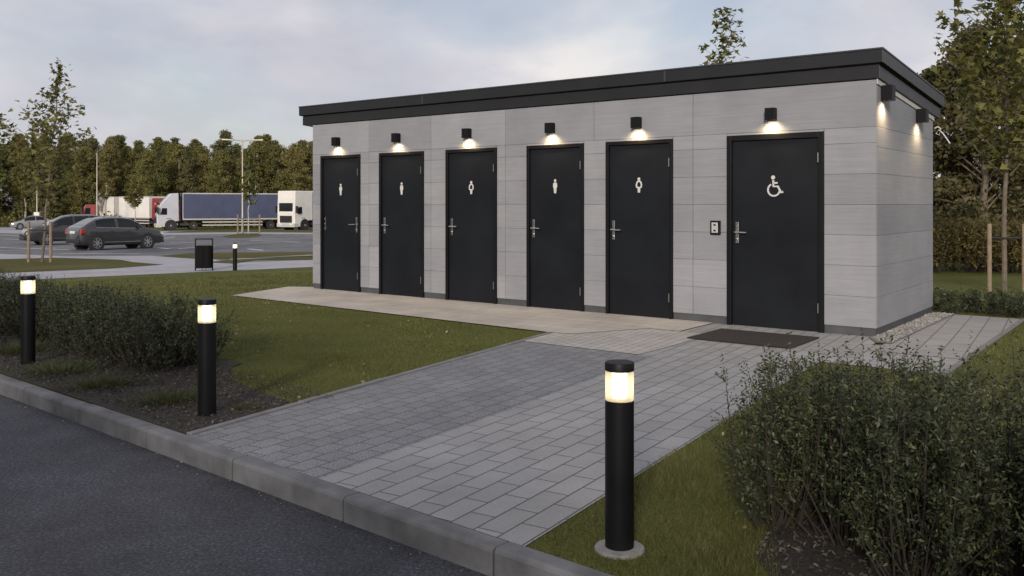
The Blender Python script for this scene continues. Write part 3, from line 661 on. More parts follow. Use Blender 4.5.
# ------------------------------------------------------------------ trucks
def wheel(parent, x, y, sd, r=.5):
    ty = MB(); y0, y1 = y-sd*.30, y; ty.lathe([(r*.5, y0), (r*.93, y0), (r, y0+sd*.05), (r, y1-sd*.05), (r*.93, y1), (r*.6, y1+sd*.003), (r*.58, y1-sd*.05)], 24, (x, 0, r), 0, 'y'); w_ = ty.build('wheel', M['tyre'], parent, smooth=True)
    rm = MB(); rm.lathe([(r*.59, y1-sd*.08), (r*.56, y1-sd*.01), (r*.42, y1-sd*.09), (r*.22, y1-sd*.09), (r*.20, y1+sd*.01), (.01, y1+sd*.01)], 24, (x, 0, r), 0, 'y'); rm.build('rim', M['rim'], w_, smooth=True)
def truck(label, pos, heading, cabm, bodies, bodym, hcab=3.8, hbox=3.95, name='parked_truck', skirt=True, low=1.15, flat=False):
    """x forward; cab front at x = 0, loads behind it; bodies = lengths of box bodies"""
    t_ = thing(name, label, 'truck', pos, heading, 'trucks parked at the forest edge')
    hw = 1.24
    cab = MB(); prof = [(0, .35), (.02, 1.6), (-.10, 2.0), (-.30, 2.75), (-.55, 3.05), (-1.35, hcab-.05), (-2.15, hcab), (-2.2, .95), (-1.9, .95), (-1.85, .55), (-.9, .5), (-.85, .35)] if hcab > 3 else [(0, .35), (.02, 1.5), (-.25, 2.3), (-.45, hcab), (-1.7, hcab), (-1.75, .9), (-.85, .4)]
    if flat: prof = [(0, .35), (.02, 1.7), (-.05, hcab), (-2.5, hcab), (-2.52, .95), (-1.9, .95), (-1.85, .55), (-.9, .5), (-.85, .35)]
    cab.prism(prof, 'y', -hw, hw); cab = cab.build('cab', cabm, t_, bevel=.09, seg=3)
    ws = MB(); zt = 2.72 if hcab > 3 else 2.2
    if flat: ws.box(-.02, .035, -.95, .95, 1.9, 2.75)
    else: ws.add([(.035, -1.1, 1.62), (.035, 1.1, 1.62), (-.095, 1.1, 2.03), (-.095, -1.1, 2.03), (-.27 if hcab > 3 else -.20, 1.02, zt), (-.27 if hcab > 3 else -.20, -1.02, zt)], [(0, 1, 2, 3), (3, 2, 4, 5)])
    ws = ws.build('windscreen', M['glass'], cab)
    if hcab > 3 and not flat:
        vz = MB(); vz.box(-.25, .06, -1.1, 1.1, 2.74, 2.90); vz.build('sun_visor', M['glass'], cab, bevel=.02)
    gr = MB(); gr.box(.0, .035, -.85, .85, .75, 1.45); 
    for zz in (.9, 1.05, 1.2, 1.35): gr.box(.036, .05, -.8, .8, zz-.03, zz+.03)
    gr.build('grille', M['plastic'], cab)
    bp = MB(); bp.box(-.5, .09, -1.25, 1.25, .30, .70); bp.build('bumper', M['skirt'], cab, bevel=.04)
    for sd in (1, -1):
        w_ = MB(); w_.prism([(-.35, 1.65), (-1.0, 1.65), (-1.0, 2.35), (-.50, 2.35)], 'y', sd*(hw+.004), sd*(hw+.012)); w_.build('side_window', M['glass'], cab)
        m_ = MB(); m_.box(-.15, .02, sd*(hw+.12), sd*(hw+.32), 1.75, 2.45); m_.tube([(-.2, sd*hw, 2.4), (-.07, sd*(hw+.2), 2.42)], .02, 6); m_.build('mirror', M['plastic'], cab, bevel=.02)
        h_ = MB(); h_.box(.0, .10, sd*.72-.22*1, sd*.72+.22, .50, .68); h_.build('headlight', M['headlight'], cab, bevel=.02)
        q = MB(); q.box(-1.45, -.95, sd*(hw)-.004, sd*(hw)+.006, 1.2, 1.26); q.build('handle', M['plastic'], cab)
        ar = MB(); ar.lathe([(.62, sd*hw*.6), (.62, sd*(hw+.004))], 24, (-1.38, 0, .52), 0, 'y'); ar.build('wheel_arch', M['plastic'], cab)
    for sd in (1, -1): wheel(t_, -1.38, sd*(hw+.02), sd)
    x = -2.55 if not flat else -2.65; total = sum(bodies)+1.0*(len(bodies)-1)
    ch = MB(); ch.box(x-total+.3 if bodies else x-2.6, -1.9, -.45, .45, .72, .95); ch.box(-3.2, -2.3, -1.1, 1.1, .5, .72) ; ch.build('chassis', M['chassis'], t_)
    if not bodies:
        for sd in (1, -1): wheel(t_, x-1.6, sd*(hw+.02), sd); 
    for bi, ln in enumerate(bodies):
        b_ = MB(); b_.box(x-ln, x, -1.27, 1.27, low, hbox); bx_ = b_.build('cargo_body', bodym, t_, bevel=.02)
        fr = MB(); bx_rib = MB()
        for sd in (1, -1):
            fr.box(x-ln-.01, x+.01, sd*1.27-.02, sd*1.27+.025, hbox-.10, hbox+.02); fr.box(x-ln-.01, x+.01, sd*1.27-.02, sd*1.27+.025, low-.06, low+.08)
            fr.box(x-ln-.012, x-ln+.06, sd*1.27-.02, sd*1.275+.02, low+.081, hbox-.101); fr.box(x-.06, x+.012, sd*1.27-.02, sd*1.275+.02, low+.081, hbox-.101)
        for kx in np.arange(x-ln+2.2, x-1, 2.4):
            for sd in (1, -1): bx_rib.box(kx, kx+.04, sd*1.268, sd*1.278, low+.08, hbox-.1)
        fr.build('body_rails', M['skirt'], bx_); bx_rib.build('body_seams', bodym, bx_)
        dv = MB(); dv.box(x-ln-.03, x-ln-.012, -.02, .02, low, hbox); dv.box(x-ln-.03, x-ln-.012, .5, .55, low, hbox); dv.box(x-ln-.03, x-ln-.012, -.55, -.5, low, hbox); dv.build('rear_door_bars', M['skirt'], bx_)
        ws_ = [x-ln+1.6, x-ln+2.9, x-ln+4.2] if ln > 9 else ([x-ln+1.2, x-ln+2.5] if ln > 5.5 else [x-ln+1.4])
        if bi == 0 and ln > 9: ws_.append(x-1.1)
        for wx in ws_:
            for sd in (1, -1): wheel(t_, wx, sd*(hw+.0), sd, .48)
        if skirt:
            a0, a1 = max(ws_[:3])+.9, x-(2.0 if ln > 9 else .2)
            if a1 > a0+.4:
                s_ = MB()
                for sd in (1, -1): s_.box(a0, a1, sd*1.2-.02, sd*1.2+.02, .45, .58); s_.box(a0, a1, sd*1.2-.02, sd*1.2+.02, .78, .92)
                s_.build('side_guard', M['skirt'], t_)
        x -= ln+1.0
    return t_
def tpos(px, py): p = at(px, py); return (p[0], p[1], p[2]+.006)
truck('articulated truck with silver cab and long blue curtain trailer', tpos(156, 230.3), R(180+26), M['cab_silver'], [13.4], M['tarp_blue'], 3.95)
truck('white box truck and trailer with red cab behind the silver cab', tpos(172, 228.0), R(-36), M['truck_red'], [6.6, 4.2], M['truck_white'], 3.5, 3.7)
truck('white truck with flat white front facing the lot beside the kiosk corner', tpos(286, 230.2), R(180+58), M['truck_white'], [13.0], M['truck_white'], 3.98, 3.98, flat=True)
truck('low red tractor unit without trailer at far left', tpos(82, 228.3), R(180+20), M['truck_red'], [], M['truck_red'], 2.75)

# ------------------------------------------------------------------ lamp posts
def post(label, px, py, h, heads, Y=None):
    p = at(px, py); t_ = thing('street_lamp', label, 'street lamp', p, R(10), 'pale lamp posts in the car park')
    m_ = MB(); m_.lathe([(.10, 0), (.10, .5), (.075, .55), (.05, h), (.001, h+.02)], 12); m_.build('pole', M['galv'], t_, smooth=True)
    for sd in heads:
        a_ = MB(); a_.tube([(0, 0, h-.15), (sd*.8, 0, h-.02)], .04, 8); a_.build('arm', M['galv'], t_)
        l_ = MB(); l_.prism([(sd*.7, h-.02), (sd*1.7, h+.03), (sd*1.7, h-.10), (sd*.7, h-.12)], 'y', -.18, .18); l_.build('lamp_head', M['galv'], t_, bevel=.02)
    return t_
post('tall pale lamp post with twin heads on the grass island', 242.5, 233.6, 8.0, (-1, 1))
post('pale lamp post behind the far left trucks', 97, 228.5, 8.7, ())
pp = post('pale lamp post with white box behind the silver car', 37, 229, 5.6, ())
b_ = MB(); b_.box(-.28, .28, -.2, .2, .9, 1.9); b_.build('switch_box', M['truck_white'], pp, bevel=.02)

# ------------------------------------------------------------------ trees
SLIM = np.array([(-.5, 0), (.05, .2), (.5, 0), (.05, -.2)])
LEAF4 = np.array([(-.5, 0), (0, .32), (.5, 0), (0, -.32)])
MAPLE = np.array([(-.5, 0), (-.18, .12), (-.28, .45), (.05, .25), (.5, 0), (.05, -.25), (-.28, -.45), (-.18, -.12)])
def leaves(P_, size, tpl, upbias=.5, rg=rng, axis=None):
    N_ = len(P_); nrm = rg.normal(0, 1, (N_, 3)); nrm[:, 2] = np.abs(nrm[:, 2])*(1 if upbias > 0 else .5)+max(upbias, 0); nrm /= np.linalg.norm(nrm, axis=1)[:, None]
    a_ = rg.normal(0, 1, (N_, 3)) if axis is None else axis+rg.normal(0, .35, (N_, 3)); a_ -= nrm*(a_*nrm).sum(1)[:, None]; a_ /= np.linalg.norm(a_, axis=1)[:, None]+1e-9
    b_ = np.cross(nrm, a_); s_ = size*rg.uniform(.65, 1.3, N_)
    Vv = P_[:, None, :] + (a_[:, None, :]*tpl[None, :, :1] + b_[:, None, :]*tpl[None, :, 1:])*s_[:, None, None]
    return Vv.reshape(-1, 3)
def forest_tree(name, label, cat, h, kind, seed, m, barkm, nl=2600, group=None, leaf=.34):
    rg = np.random.default_rng(seed); t_ = thing(name, label, cat, (0, 0, 0), 0, group)
    tk = MB(); lean = rg.normal(0, .02, 2)
    path = [(lean[0]*z+rg.normal(0, .04), lean[1]*z+rg.normal(0, .04), z) for z in np.linspace(-.2, h*.95, 9)]
    tk.tube(path, [h*.0145*(1-.85*k_/8)+.015 for k_ in range(9)], 7)
    base = {'pine': .42, 'birch': .33, 'spruce': .06, 'broad': .10}[kind]; wid = {'pine': .175, 'birch': .15, 'spruce': .16, 'broad': .22}[kind]*h
    cs = []; nb = 58
    for i in range(nb):
        f = (i+.5)/nb; z = h*(base+(1-base)*f)
        prof = {'pine': math.sin(math.pi*min(1, .25+.75*f))**.7*(1 if f > .12 else .6), 'birch': math.sin(math.pi*(.12+.88*f))**.8, 'spruce': (1-f)**.85+.04, 'broad': math.sin(math.pi*(.22+.76*f))**.65}[kind]
        if kind in ('pine', 'birch'): prof *= (1.1-f)**.25
        r_ = wid*prof*rg.uniform(.45, 1.12); a0 = rg.uniform(0, 2*math.pi)
        c_ = np.array([lean[0]*z+math.cos(a0)*r_, lean[1]*z+math.sin(a0)*r_, z+ (r_*.25 if kind != 'spruce' else -r_*.25)])
        tk.tube([(lean[0]*z, lean[1]*z, z-.08*h*(0 if kind == 'spruce' else 1)), tuple((c_+np.array([lean[0]*z, lean[1]*z, z]))/2), tuple(c_)], [h*.004, h*.003, .012], 4, cap=False)
        cs += [(c_, wid*rg.uniform(.18, .46)*(1-.3*f)), ((c_+np.array([lean[0]*z, lean[1]*z, z]))/2, wid*rg.uniform(.2, .4)*(1-.25*f))]
    cs.append((np.array([lean[0]*h, lean[1]*h, h*.97]), wid*.16))
    per = nl//len(cs); pts = []
    for c_, r_ in cs:
        q = rg.normal(0, 1, (per, 3)); q /= np.linalg.norm(q, axis=1)[:, None]; q *= rg.uniform(.1, 1.25, per)[:, None]**.7; pts.append(c_+q*np.array([r_, r_, r_*.62]))
    pts = np.concatenate(pts)
    tk.build('trunk', barkm, t_, smooth=True)
    mesh_np('crown', leaves(pts, leaf, LEAF4, -1, rg), 4, m, t_); return t_
specs = [('pine_tree', 'tall dark pine in the forest behind the trucks', 'pine tree', 12.2, 'pine', 'fol_pine', 'bark_pale'),
         ('birch_tree', 'slender olive birch in the forest behind the trucks', 'birch tree', 11.8, 'birch', 'fol_olive', 'bark_pale'),
         ('leafy_tree', 'bushy green tree in the forest behind the trucks', 'tree', 10.8, 'broad', 'fol_green', 'bark'),
         ('spruce_tree', 'dark conical spruce in the forest behind the trucks', 'spruce tree', 11.6, 'spruce', 'fol_pine', 'bark'),
         ('leafy_tree', 'yellowish bushy tree in the forest behind the trucks', 'tree', 10.4, 'broad', 'fol_olive', 'bark'),
         ('pine_tree', 'tall green pine with high crown in the forest behind the trucks', 'pine tree', 12.6, 'pine', 'fol_green', 'bark_pale')]
protos = [[s_, None] for s_ in specs]
def plant_forest(i, x, y, sc, rz):
    s_, o_ = protos[i]
    if o_ is None:
        o_ = forest_tree(s_[0], s_[1], s_[2], s_[3], s_[4], 100+i, M[s_[5]], M[s_[6]], 12000, 'trees of the forest behind the car park', .20); protos[i][1] = o_
    else: o_ = copy_tree(o_)
    o_.location = (x, y, hz(x, y)); o_.rotation_euler = (0, 0, rz); o_.scale = (sc*random.uniform(.9, 1.15), sc*random.uniform(.9, 1.15), sc)
rf_ = random.Random(3)
for row, (Y, step, pick) in enumerate([(111, 2.3, (1, 2, 4, 1, 3, 2, 4, 1)), (116, 2.2, (0, 2, 1, 3, 1, 4, 2)), (122, 2.5, (5, 2, 1, 5, 3, 0)), (130, 2.7, (5, 0, 2, 5, 3, 0)), (138, 3.0, (2, 5, 4, 0, 2))]):
    x = -86.0; n_ = 0
    while x < -4:
        kx = pick[n_ % len(pick)] if rf_.random() < .6 else rf_.choice(pick)
        plant_forest(kx, x+rf_.uniform(-1.2, 1.2), Y+rf_.uniform(-3, 3), rf_.uniform(.88, 1.07)*(.88 if row == 0 else .96), rf_.uniform(0, 6.28)); x += step*rf_.uniform(.75, 1.25); n_ += 1
# undergrowth along the forest edge reads as one mass
ug = []
for i in range(420):
    x, y = rf_.uniform(-92, 0), rf_.uniform(107, 122); r_ = rf_.uniform(.7, 1.7); z = hz(x, y)
    q = rng.normal(0, 1, (70, 3)); q /= np.linalg.norm(q, axis=1)[:, None]; q *= rng.uniform(.3, 1, 70)[:, None]; q[:, 2] = np.abs(q[:, 2]); ug.append(np.array([x, y, z])+q*np.array([r_, r_, r_*1.5]))
o = mesh_np('undergrowth', leaves(np.concatenate(ug), .34, LEAF4, .3), 4, M['fol_green']); tag(o, 'shrubby undergrowth along the foot of the forest', 'undergrowth', None, 'stuff')

def young_tree(name, label, cat, loc, h, seed, spread, leafsize, m, barkm, clear=.32, nb=30, lpb=26, r0=.035, tpl=MAPLE, spire=.75, lean=0):
    rg = np.random.default_rng(seed); t_ = thing(name, label, cat, loc); tk = MB()
    path = [(lean*z+rg.normal(0, .012)*z, rg.normal(0, .012)*z, z) for z in np.linspace(-.1, h, 12)]
    tk.tube(path, [r0*(1-.9*k_/11)+.003 for k_ in range(12)], 8)
    cen = lambda z: np.array([np.interp(z, [p_[2] for p_ in path], [p_[k_] for p_ in path]) for k_ in (0, 1)])
    pts = []
    for i in range(nb):
        f = (i+rg.uniform(0, 1))/nb; z = h*(clear+(1-clear)*f*.97); fl = (1-f)**spire
        prof = min(1, .35+f*4)*fl
        ln = spread*prof*rg.uniform(.65, 1.15)+.12; a0 = i*2.4+rg.normal(0, .3); el = rg.uniform(.55, 1.0)
        s0 = np.array([*cen(z), z]); dv = np.array([math.cos(a0)*math.cos(el), math.sin(a0)*math.cos(el), math.sin(el)]); e_ = s0+dv*ln*1.2; mid = s0+dv*ln*.6+np.array([0, 0, -.04*ln])
        tk.tube([s0, mid, e_], [r0*.28*(1-f*.6), r0*.18*(1-f*.5), .003], 5, cap=False)
        k_ = max(5, int(lpb*ln/spread))
        for _ in range(k_):
            q = rg.uniform(.15, 1.03); b_ = (s0*(1-q)**2+2*mid*q*(1-q)+e_*q*q); tw = rg.normal(0, 1, 3)*np.array([1, 1, .7])*.11*(spread/1.0)**.5*(1.25-q*.6); pts.append(b_+tw)
    for _ in range(int(lpb*.6)):
        z = h*rg.uniform(.8, 1.0); pts.append(np.array([*cen(z), z])+rg.normal(0, .05, 3))
    tk.build('trunk', barkm, t_, smooth=True)
    mesh_np('crown', leaves(np.array(pts), leafsize, tpl, .6, rg), len(tpl), m, t_); return t_
def stakes(loc, offs, h, label, r=.035, rail=.8):
    t_ = thing('tree_stakes', label, 'tree stakes', loc)
    for (x, y) in offs:
        s_ = MB(); s_.tube([(x, y, -.1), (x, y, h), (x, y, h+.01)], [r, r, r*.8], 10); s_.build('stake', M['stake'], t_, smooth=True)
    s_ = MB()
    for (a_, b_) in zip(offs[:-1], offs[1:]): s_.tube([(a_[0], a_[1], h*rail), ((a_[0]+b_[0])/2, (a_[1]+b_[1])/2+.03, h*rail-.01), (b_[0], b_[1], h*rail)], .022, 6)
    s_.build('strap', M['strap'], t_, smooth=True); return t_
pR = at(1004, 291); young_tree('young_maple', 'tall young maple between wooden stakes on the right lawn', 'tree', pR, 6.1, 11, 1.45, .15, M['maple'], M['bark'], .30, 54, 84, .042, spire=.6)
stakes(pR, [(-.27, -.05), (.29, -.08)], 1.12, 'pair of wooden stakes holding the young maple on the right lawn')
pL = at(42, 262.5); young_tree('young_maple', 'staked young maple with thin spire in front of the parked cars', 'tree', pL, 7.2, 12, 2.7, .20, M['maple'], M['bark'], .27, 42, 84, .045, spire=1.35, lean=.085)
stakes(pL, [(-.42, -.1), (.36, -.1)], 1.45, 'pair of wooden stakes with black strap beside the parked cars', .05)
pp_ = np.array(at(-16, 264)); young_tree('young_maple', 'young maple at the far left edge behind the footway', 'tree', pp_, 5.6, 13, 1.7, .19, M['maple'], M['bark'], .28, 34, 62, .045)
young_tree('young_maple', 'thin sapling top rising behind the roof', 'tree', (bl(0, 0)[0]+.52, 18.6, 0), 5.55, 14, .8, .15, M['maple'], M['bark'], .3, 30, 34, .03, spire=.5)
for px, py, h_, lb in ((135, 231, 4.6, 'small round sapling in front of the white box truck'), (248.5, 233.8, 7.3, 'slim sapling beside the tall lamp post'), (91, 227, 6.6, 'thin pale sapling at the left end of the truck row')):
    young_tree('sapling', lb, 'tree', at(px, py), h_, int(px), 1.25 if px < 200 else 1.0, .34, M['maple'] if px > 200 else M['fol_olive'], M['bark_pale'], .32 if px != 135 else .5, 24, 44, .06, LEAF4, .9 if px != 135 else .4)
ps = at(248.5, 233.8); stakes(ps, [(-.9, 0), (.9, .1)], 1.6, 'pair of stakes beside the slim sapling on the grass island', .07)

# trees and shrubs right of the kiosk
tgr = 'dense trees behind the right lawn'
dspec = [(942, 27.5, 5.6, 'broad', 31), (985, 26, 6.6, 'broad', 32), (1030, 27, 6.8, 'broad', 33), (1085, 26, 6.8, 'birch', 34), (905, 33, 6.0, 'pine', 35), (965, 33, 6.9, 'broad', 36), (1015, 34, 7.6, 'pine', 37), (1065, 34, 7.8, 'broad', 38), (1140, 29, 7.5, 'broad', 39), (860, 31, 5.0, 'broad', 40)]
dp = []
for i, (px, Y, h_, kd, sd) in enumerate(dspec):
    x = (px-CX)/F*Y
    if i < 4:
        o_ = forest_tree('dense_tree', 'dense dark leafy tree behind the lawn right of the kiosk', 'tree', h_, kd, sd, M['fol_dark'], M['bark'], 8000, tgr, .14); dp.append((o_, h_)); s_ = 1
    else:
        src, hs_ = dp[i % 4]; o_ = copy_tree(src); s_ = h_/hs_
    o_.location = (x, Y, 0); o_.scale = (s_*1.1, s_*1.1, s_); o_.rotation_euler = (0, 0, i*1.3)
for i, l_ in enumerate(np.arange(-26, 34, 3.3)):  # unseen row added behind the camera to keep low sun off the foreground
    src, hs_ = dp[(0, 1, 2)[i % 3]]; o_ = copy_tree(src); p = kl(l_, -9.5+.6*math.sin(i*2.1)); s_ = 4.7/hs_*(1+.08*math.sin(i*1.7))
    o_.location = (p[0], p[1], -.1); o_.scale = (s_*1.5, s_*1.5, s_); o_.rotation_euler = (0, 0, i*2.2); o_.name = 'added_shade_tree'
    o_['label'] = 'low dense unseen tree added across the road to shade the forecourt'; o_['group'] = 'row of trees across the road'
def shrub_hedge(name, label, cat, pts, width, h, nstem, lps, leaf, m, seed, low=.12, spread=.32, tops=.2, zb=0, twig='twig', twl=.11):
    """row of many-stemmed shrubs: stems fan up from each base and carry leaves along them"""
    rg = np.random.default_rng(seed); t_ = thing(name, label, cat, (0, 0, 0)); st = MB(); LP = []; LX = []
    for (bx, by) in pts:
        hh = h*rg.uniform(.9, 1.07)
        for js in range(nstem):
            short = js % 3 == 2
            a0 = rg.uniform(0, 2*math.pi); rr = width*.5*math.sqrt(rg.uniform(0, 1)); fr = rr/(width*.5)
            b0 = np.array([bx+math.cos(a0)*rr*.35+rg.normal(0, .03), by+math.sin(a0)*rr*.35+rg.normal(0, .03), zb])
            top = np.array([bx+math.cos(a0)*rr*1.05, by+math.sin(a0)*rr*1.05, zb+hh*(1-.22*fr**2.5)*(rg.uniform(.3, .6) if short else rg.uniform(.7, 1.0))+(0 if short else max(0, rg.normal(0, tops))*.3)])
            mid = (b0+top)/2+np.array([math.cos(a0), math.sin(a0), 0])*rr*.16+rg.normal(0, .02, 3)
            st.tube([b0, mid, top], [.005, .0035, .0015], 3, cap=False)
            nt_ = max(3, int(lps/9*rg.uniform(.6, 1.3))); q = rg.uniform(low, 1.0, nt_)**.75; q[0] = 1.0; q[1] = .93
            B = b0*((1-q)**2)[:, None]+2*mid*(q*(1-q))[:, None]+top*(q*q)[:, None]
            dv = (top-b0)/np.linalg.norm(top-b0); sd_ = rg.normal(0, 1, (nt_, 3)); sd_ -= dv*(sd_@dv)[:, None]; sd_ /= np.linalg.norm(sd_, axis=1)[:, None]
            td = sd_*.75+dv*.55+np.array([0, 0, .15]); td[0] = dv; td /= np.linalg.norm(td, axis=1)[:, None]; tl = twl*rg.uniform(.5, 1.25, nt_)
            for k_ in range(nt_):
                nl_ = 10; u_ = (np.arange(nl_)+rg.uniform(0, .6, nl_))/nl_; ax = np.cross(td[k_], rg.normal(0, 1, 3)); ax /= np.linalg.norm(ax)
                sg_ = np.where(np.arange(nl_) % 2 == 0, 1., -1.)[:, None]; ld = ax*sg_*.8+td[k_]*.65; LP.append(B[k_]+td[k_]*(tl[k_]*u_)[:, None]+ld*leaf*.42); LX.append(ld)
    st.build('stems', M[twig], t_, recalc=False)
    P_ = np.concatenate(LP); X_ = np.concatenate(LX); keep = P_[:, 2] > zb+.02
    mesh_np('foliage', leaves(P_[keep], leaf, SLIM, .25, rg, X_[keep]), 4, m, t_); return t_
rgH = np.random.default_rng(5)
lpts = [tuple(kl(l_, q_)+rgH.normal(0, .04, 2)) for l_ in np.arange(-9.8, -2.2, .36) for q_ in (1.0, 1.38)]
shrub_hedge('hedge', 'low clipped dark green hedge in the soil bed on the left', 'hedge', lpts, .62, .58, 40, 105, .025, M['hedge'], 21, .0, tops=.08)
rpts = [tuple(kl(l_, q_)+rgH.normal(0, .05, 2)) for l_ in np.arange(3.74, 8.4, .33) for q_ in (.95, 1.42)] + [tuple(kl(3.4, .95)), tuple(kl(3.5, 1.2)), tuple(kl(4.1, .66)), tuple(kl(4.75, .6)), tuple(kl(5.4, .62))]
shrub_hedge('hedge', 'loose dark green hedge in the right foreground with bare stems', 'hedge', rpts, .60, .80, 48, 170, .022, M['hedge'], 22, .12, tops=.07, twl=.10)
ypts = [(at(px, 273)[0]+rgH.normal(0, .2), at(px, 273)[1]+dy+rgH.normal(0, .15)) for px in range(900, 1120, 11) for dy in (0, .7)]
shrub_hedge('hedge', 'yellowish loose hedge under the dense trees on the right', 'hedge', ypts, 1.2, 1.0, 24, 50, .085, M['hedge_yellow'], 23, .1, tops=.25, twl=.25)
gpts = [tuple(bl(s_, t_)+rgH.normal(0, .06, 2)) for s_ in np.arange(-3.2, .6, .33) for t_ in (2.95, 3.2)]
shrub_hedge('low_shrub', 'low dark shrubs along the far end of the side paving', 'shrub', gpts, .5, .24, 20, 36, .04, M['hedge'], 24, .05, tops=.06)

# ------------------------------------------------------------------ lawn blades, weeds, bark chips, pebbles
def side(p_, a_, b_): return (b_[0]-a_[0])*(p_[:, 1]-a_[1])-(b_[1]-a_[1])*(p_[:, 0]-a_[0])
def inpoly(p_, poly):
    poly = np.array([np.array(q[:2]) for q in poly]); r_ = np.zeros(len(p_), bool); j = len(poly)-1
    for i in range(len(poly)):
        a_, b_ = poly[i], poly[j]
        c_ = ((a_[1] > p_[:, 1]) != (b_[1] > p_[:, 1])) & (p_[:, 0] < (b_[0]-a_[0])*(p_[:, 1]-a_[1])/(b_[1]-a_[1]+1e-12)+a_[0]); r_ ^= c_; j = i
    return r_
def lawn(p_):
    d_ = p_-C; s_ = d_@U; t_ = d_@V; dk = p_-K0; q_ = dk@KN; w_ = (p_-WA)@WN
    jit = rng.normal(0, .035, len(p_))
    left = (side(p_, PLA, PLB) > .03*4.96+.2) & ~((s_ > 2) & (s_ < 9.75) & (t_ > -1.9+(s_-2.9)*.052) & (t_ < 3)) & (w_ < -.1) & ~inpoly(p_+jit[:, None], bedL)
    right = (((side(p_, PRA, PRB) < -.02) & (t_ < T2-.03)) | (s_ < -1.10)) & ~inpoly(p_+jit[:, None]*2, bedR)
    return (q_ > .01) & (left | right) & ~((s_ > -1.1) & (s_ < 9.8) & (t_ > -1.3) & (t_ < 2.75))
blades = []
def scatter(x0, x1, y0, y1, dens, hgt, wid):
    n_ = int((x1-x0)*(y1-y0)*dens); p_ = np.stack([rng.uniform(x0, x1, n_), rng.uniform(y0, y1, n_)], 1)
    ok = lawn(p_) & (np.abs(p_[:, 0]/p_[:, 1]) < .66); p_ = p_[ok]; n_ = len(p_)
    pn = .6+.5*np.sin(p_[:, 0]*3.1+1.3*np.sin(p_[:, 1]*2.3))*np.sin(p_[:, 1]*2.7+p_[:, 0]); hh = hgt*rng.uniform(.4, 1.25, n_)*np.clip(pn, .45, 1.2)
    z_ = np.array([hz(*q) for q in p_]) if n_ else np.zeros(0)
    a_ = rng.uniform(0, 2*math.pi, n_); lean = rng.normal(0, .55, (n_, 2))*hh[:, None]; dx = np.stack([np.cos(a_), np.sin(a_)], 1)*wid/2
    b0 = np.concatenate([p_-dx, z_[:, None]-.004], 1); b1 = np.concatenate([p_+dx, z_[:, None]-.004], 1); tp = np.concatenate([p_+lean, (z_+hh)[:, None]], 1)
    blades.append(np.stack([b0, b1, tp], 1).reshape(-1, 3))
scatter(0, 3.2, 3.2, 5.2, 15000, .045, .0038)
scatter(.5, 5, 5.2, 8, 7000, .042, .005)
scatter(-5, 1, 5.5, 9, 6000, .028, .005)
scatter(-8, 1, 9, 13, 2200, .028, .008)
scatter(-12, -3, 13, 20, 700, .04, .016)
scatter(3.5, 13, 8, 20, 900, .04, .012)
o = mesh_np('grass', np.concatenate(blades), 3, M['blade']); tag(o, 'short mown grass of the lawns around the paved path', 'grass', None, 'stuff')
def tuft(label, p_, r_, h_, n_, seed, m='weed', group=None, cat='weed', name='grass_tuft'):
    rg = np.random.default_rng(seed); q = rg.normal(0, r_*.5, (n_, 2)); a_ = rg.uniform(0, 6.28, n_); hh = h_*rg.uniform(.4, 1.2, n_)
    dx = np.stack([np.cos(a_), np.sin(a_)], 1)*.004; ln = q*.6+rg.normal(0, .35, (n_, 2))*hh[:, None]; z0 = np.zeros((n_, 1))
    t_ = mesh_np(name, np.stack([np.concatenate([q-dx, z0], 1), np.concatenate([q+dx, z0], 1), np.concatenate([q+ln, hh[:, None]], 1)], 1).reshape(-1, 3), 3, M[m])
    t_.location = [float(c_) for c_ in p_]; tag(t_, label, cat, group)
tg = 'weedy tufts in the soil bed'
tuft('broad grassy tuft in the soil near the left edge of the bed', at(65, 372), .30, .075, 900, 1, group=tg)
tuft('grassy tuft in the soil in front of the middle of the left hedge', at(105, 386), .22, .075, 700, 2, group=tg)
tuft('grassy tuft in the soil just left of the second bollard', at(168, 402), .20, .075, 700, 3, group=tg)
tuft('thin tuft in the soil between second bollard and path edging', at(243, 409), .09, .05, 150, 4, group=tg)
tuft('low grassy tuft beside the bollard near the far kerb', at(18, 352), .3, .10, 700, 6, group=tg)
def chips(name, poly, n_, sz, m, label, cat, z0=.012):
    poly = [np.array(p_[:2]) for p_ in poly]; lo = np.min(poly, 0); hi = np.max(poly, 0); p_ = rng.uniform(lo, hi, (n_*4, 2)); p_ = p_[inpoly(p_, poly)][:n_]
    P_ = np.concatenate([p_, z0+rng.uniform(0, .012, (len(p_), 1))], 1); o_ = mesh_np(name, leaves(P_, sz, np.array([(-.5, -.2), (-.3, .25), (.4, .22), (.5, -.15)]), 1.2), 4, m); tag(o_, label, cat, None, 'stuff')
chips('bark_mulch', [kl(-8, .05), kl(-.05, .05)]+bedL[2:5]+[kl(-.2, 1.3), kl(-8, 1.6)], 12000, .020, M['chip'], 'dark bark chips and crumbs strewn over the left soil bed', 'bark mulch')
chips('bark_mulch', bedR, 9000, .020, M['chip'], 'dark bark chips strewn under the right hedge', 'bark mulch')
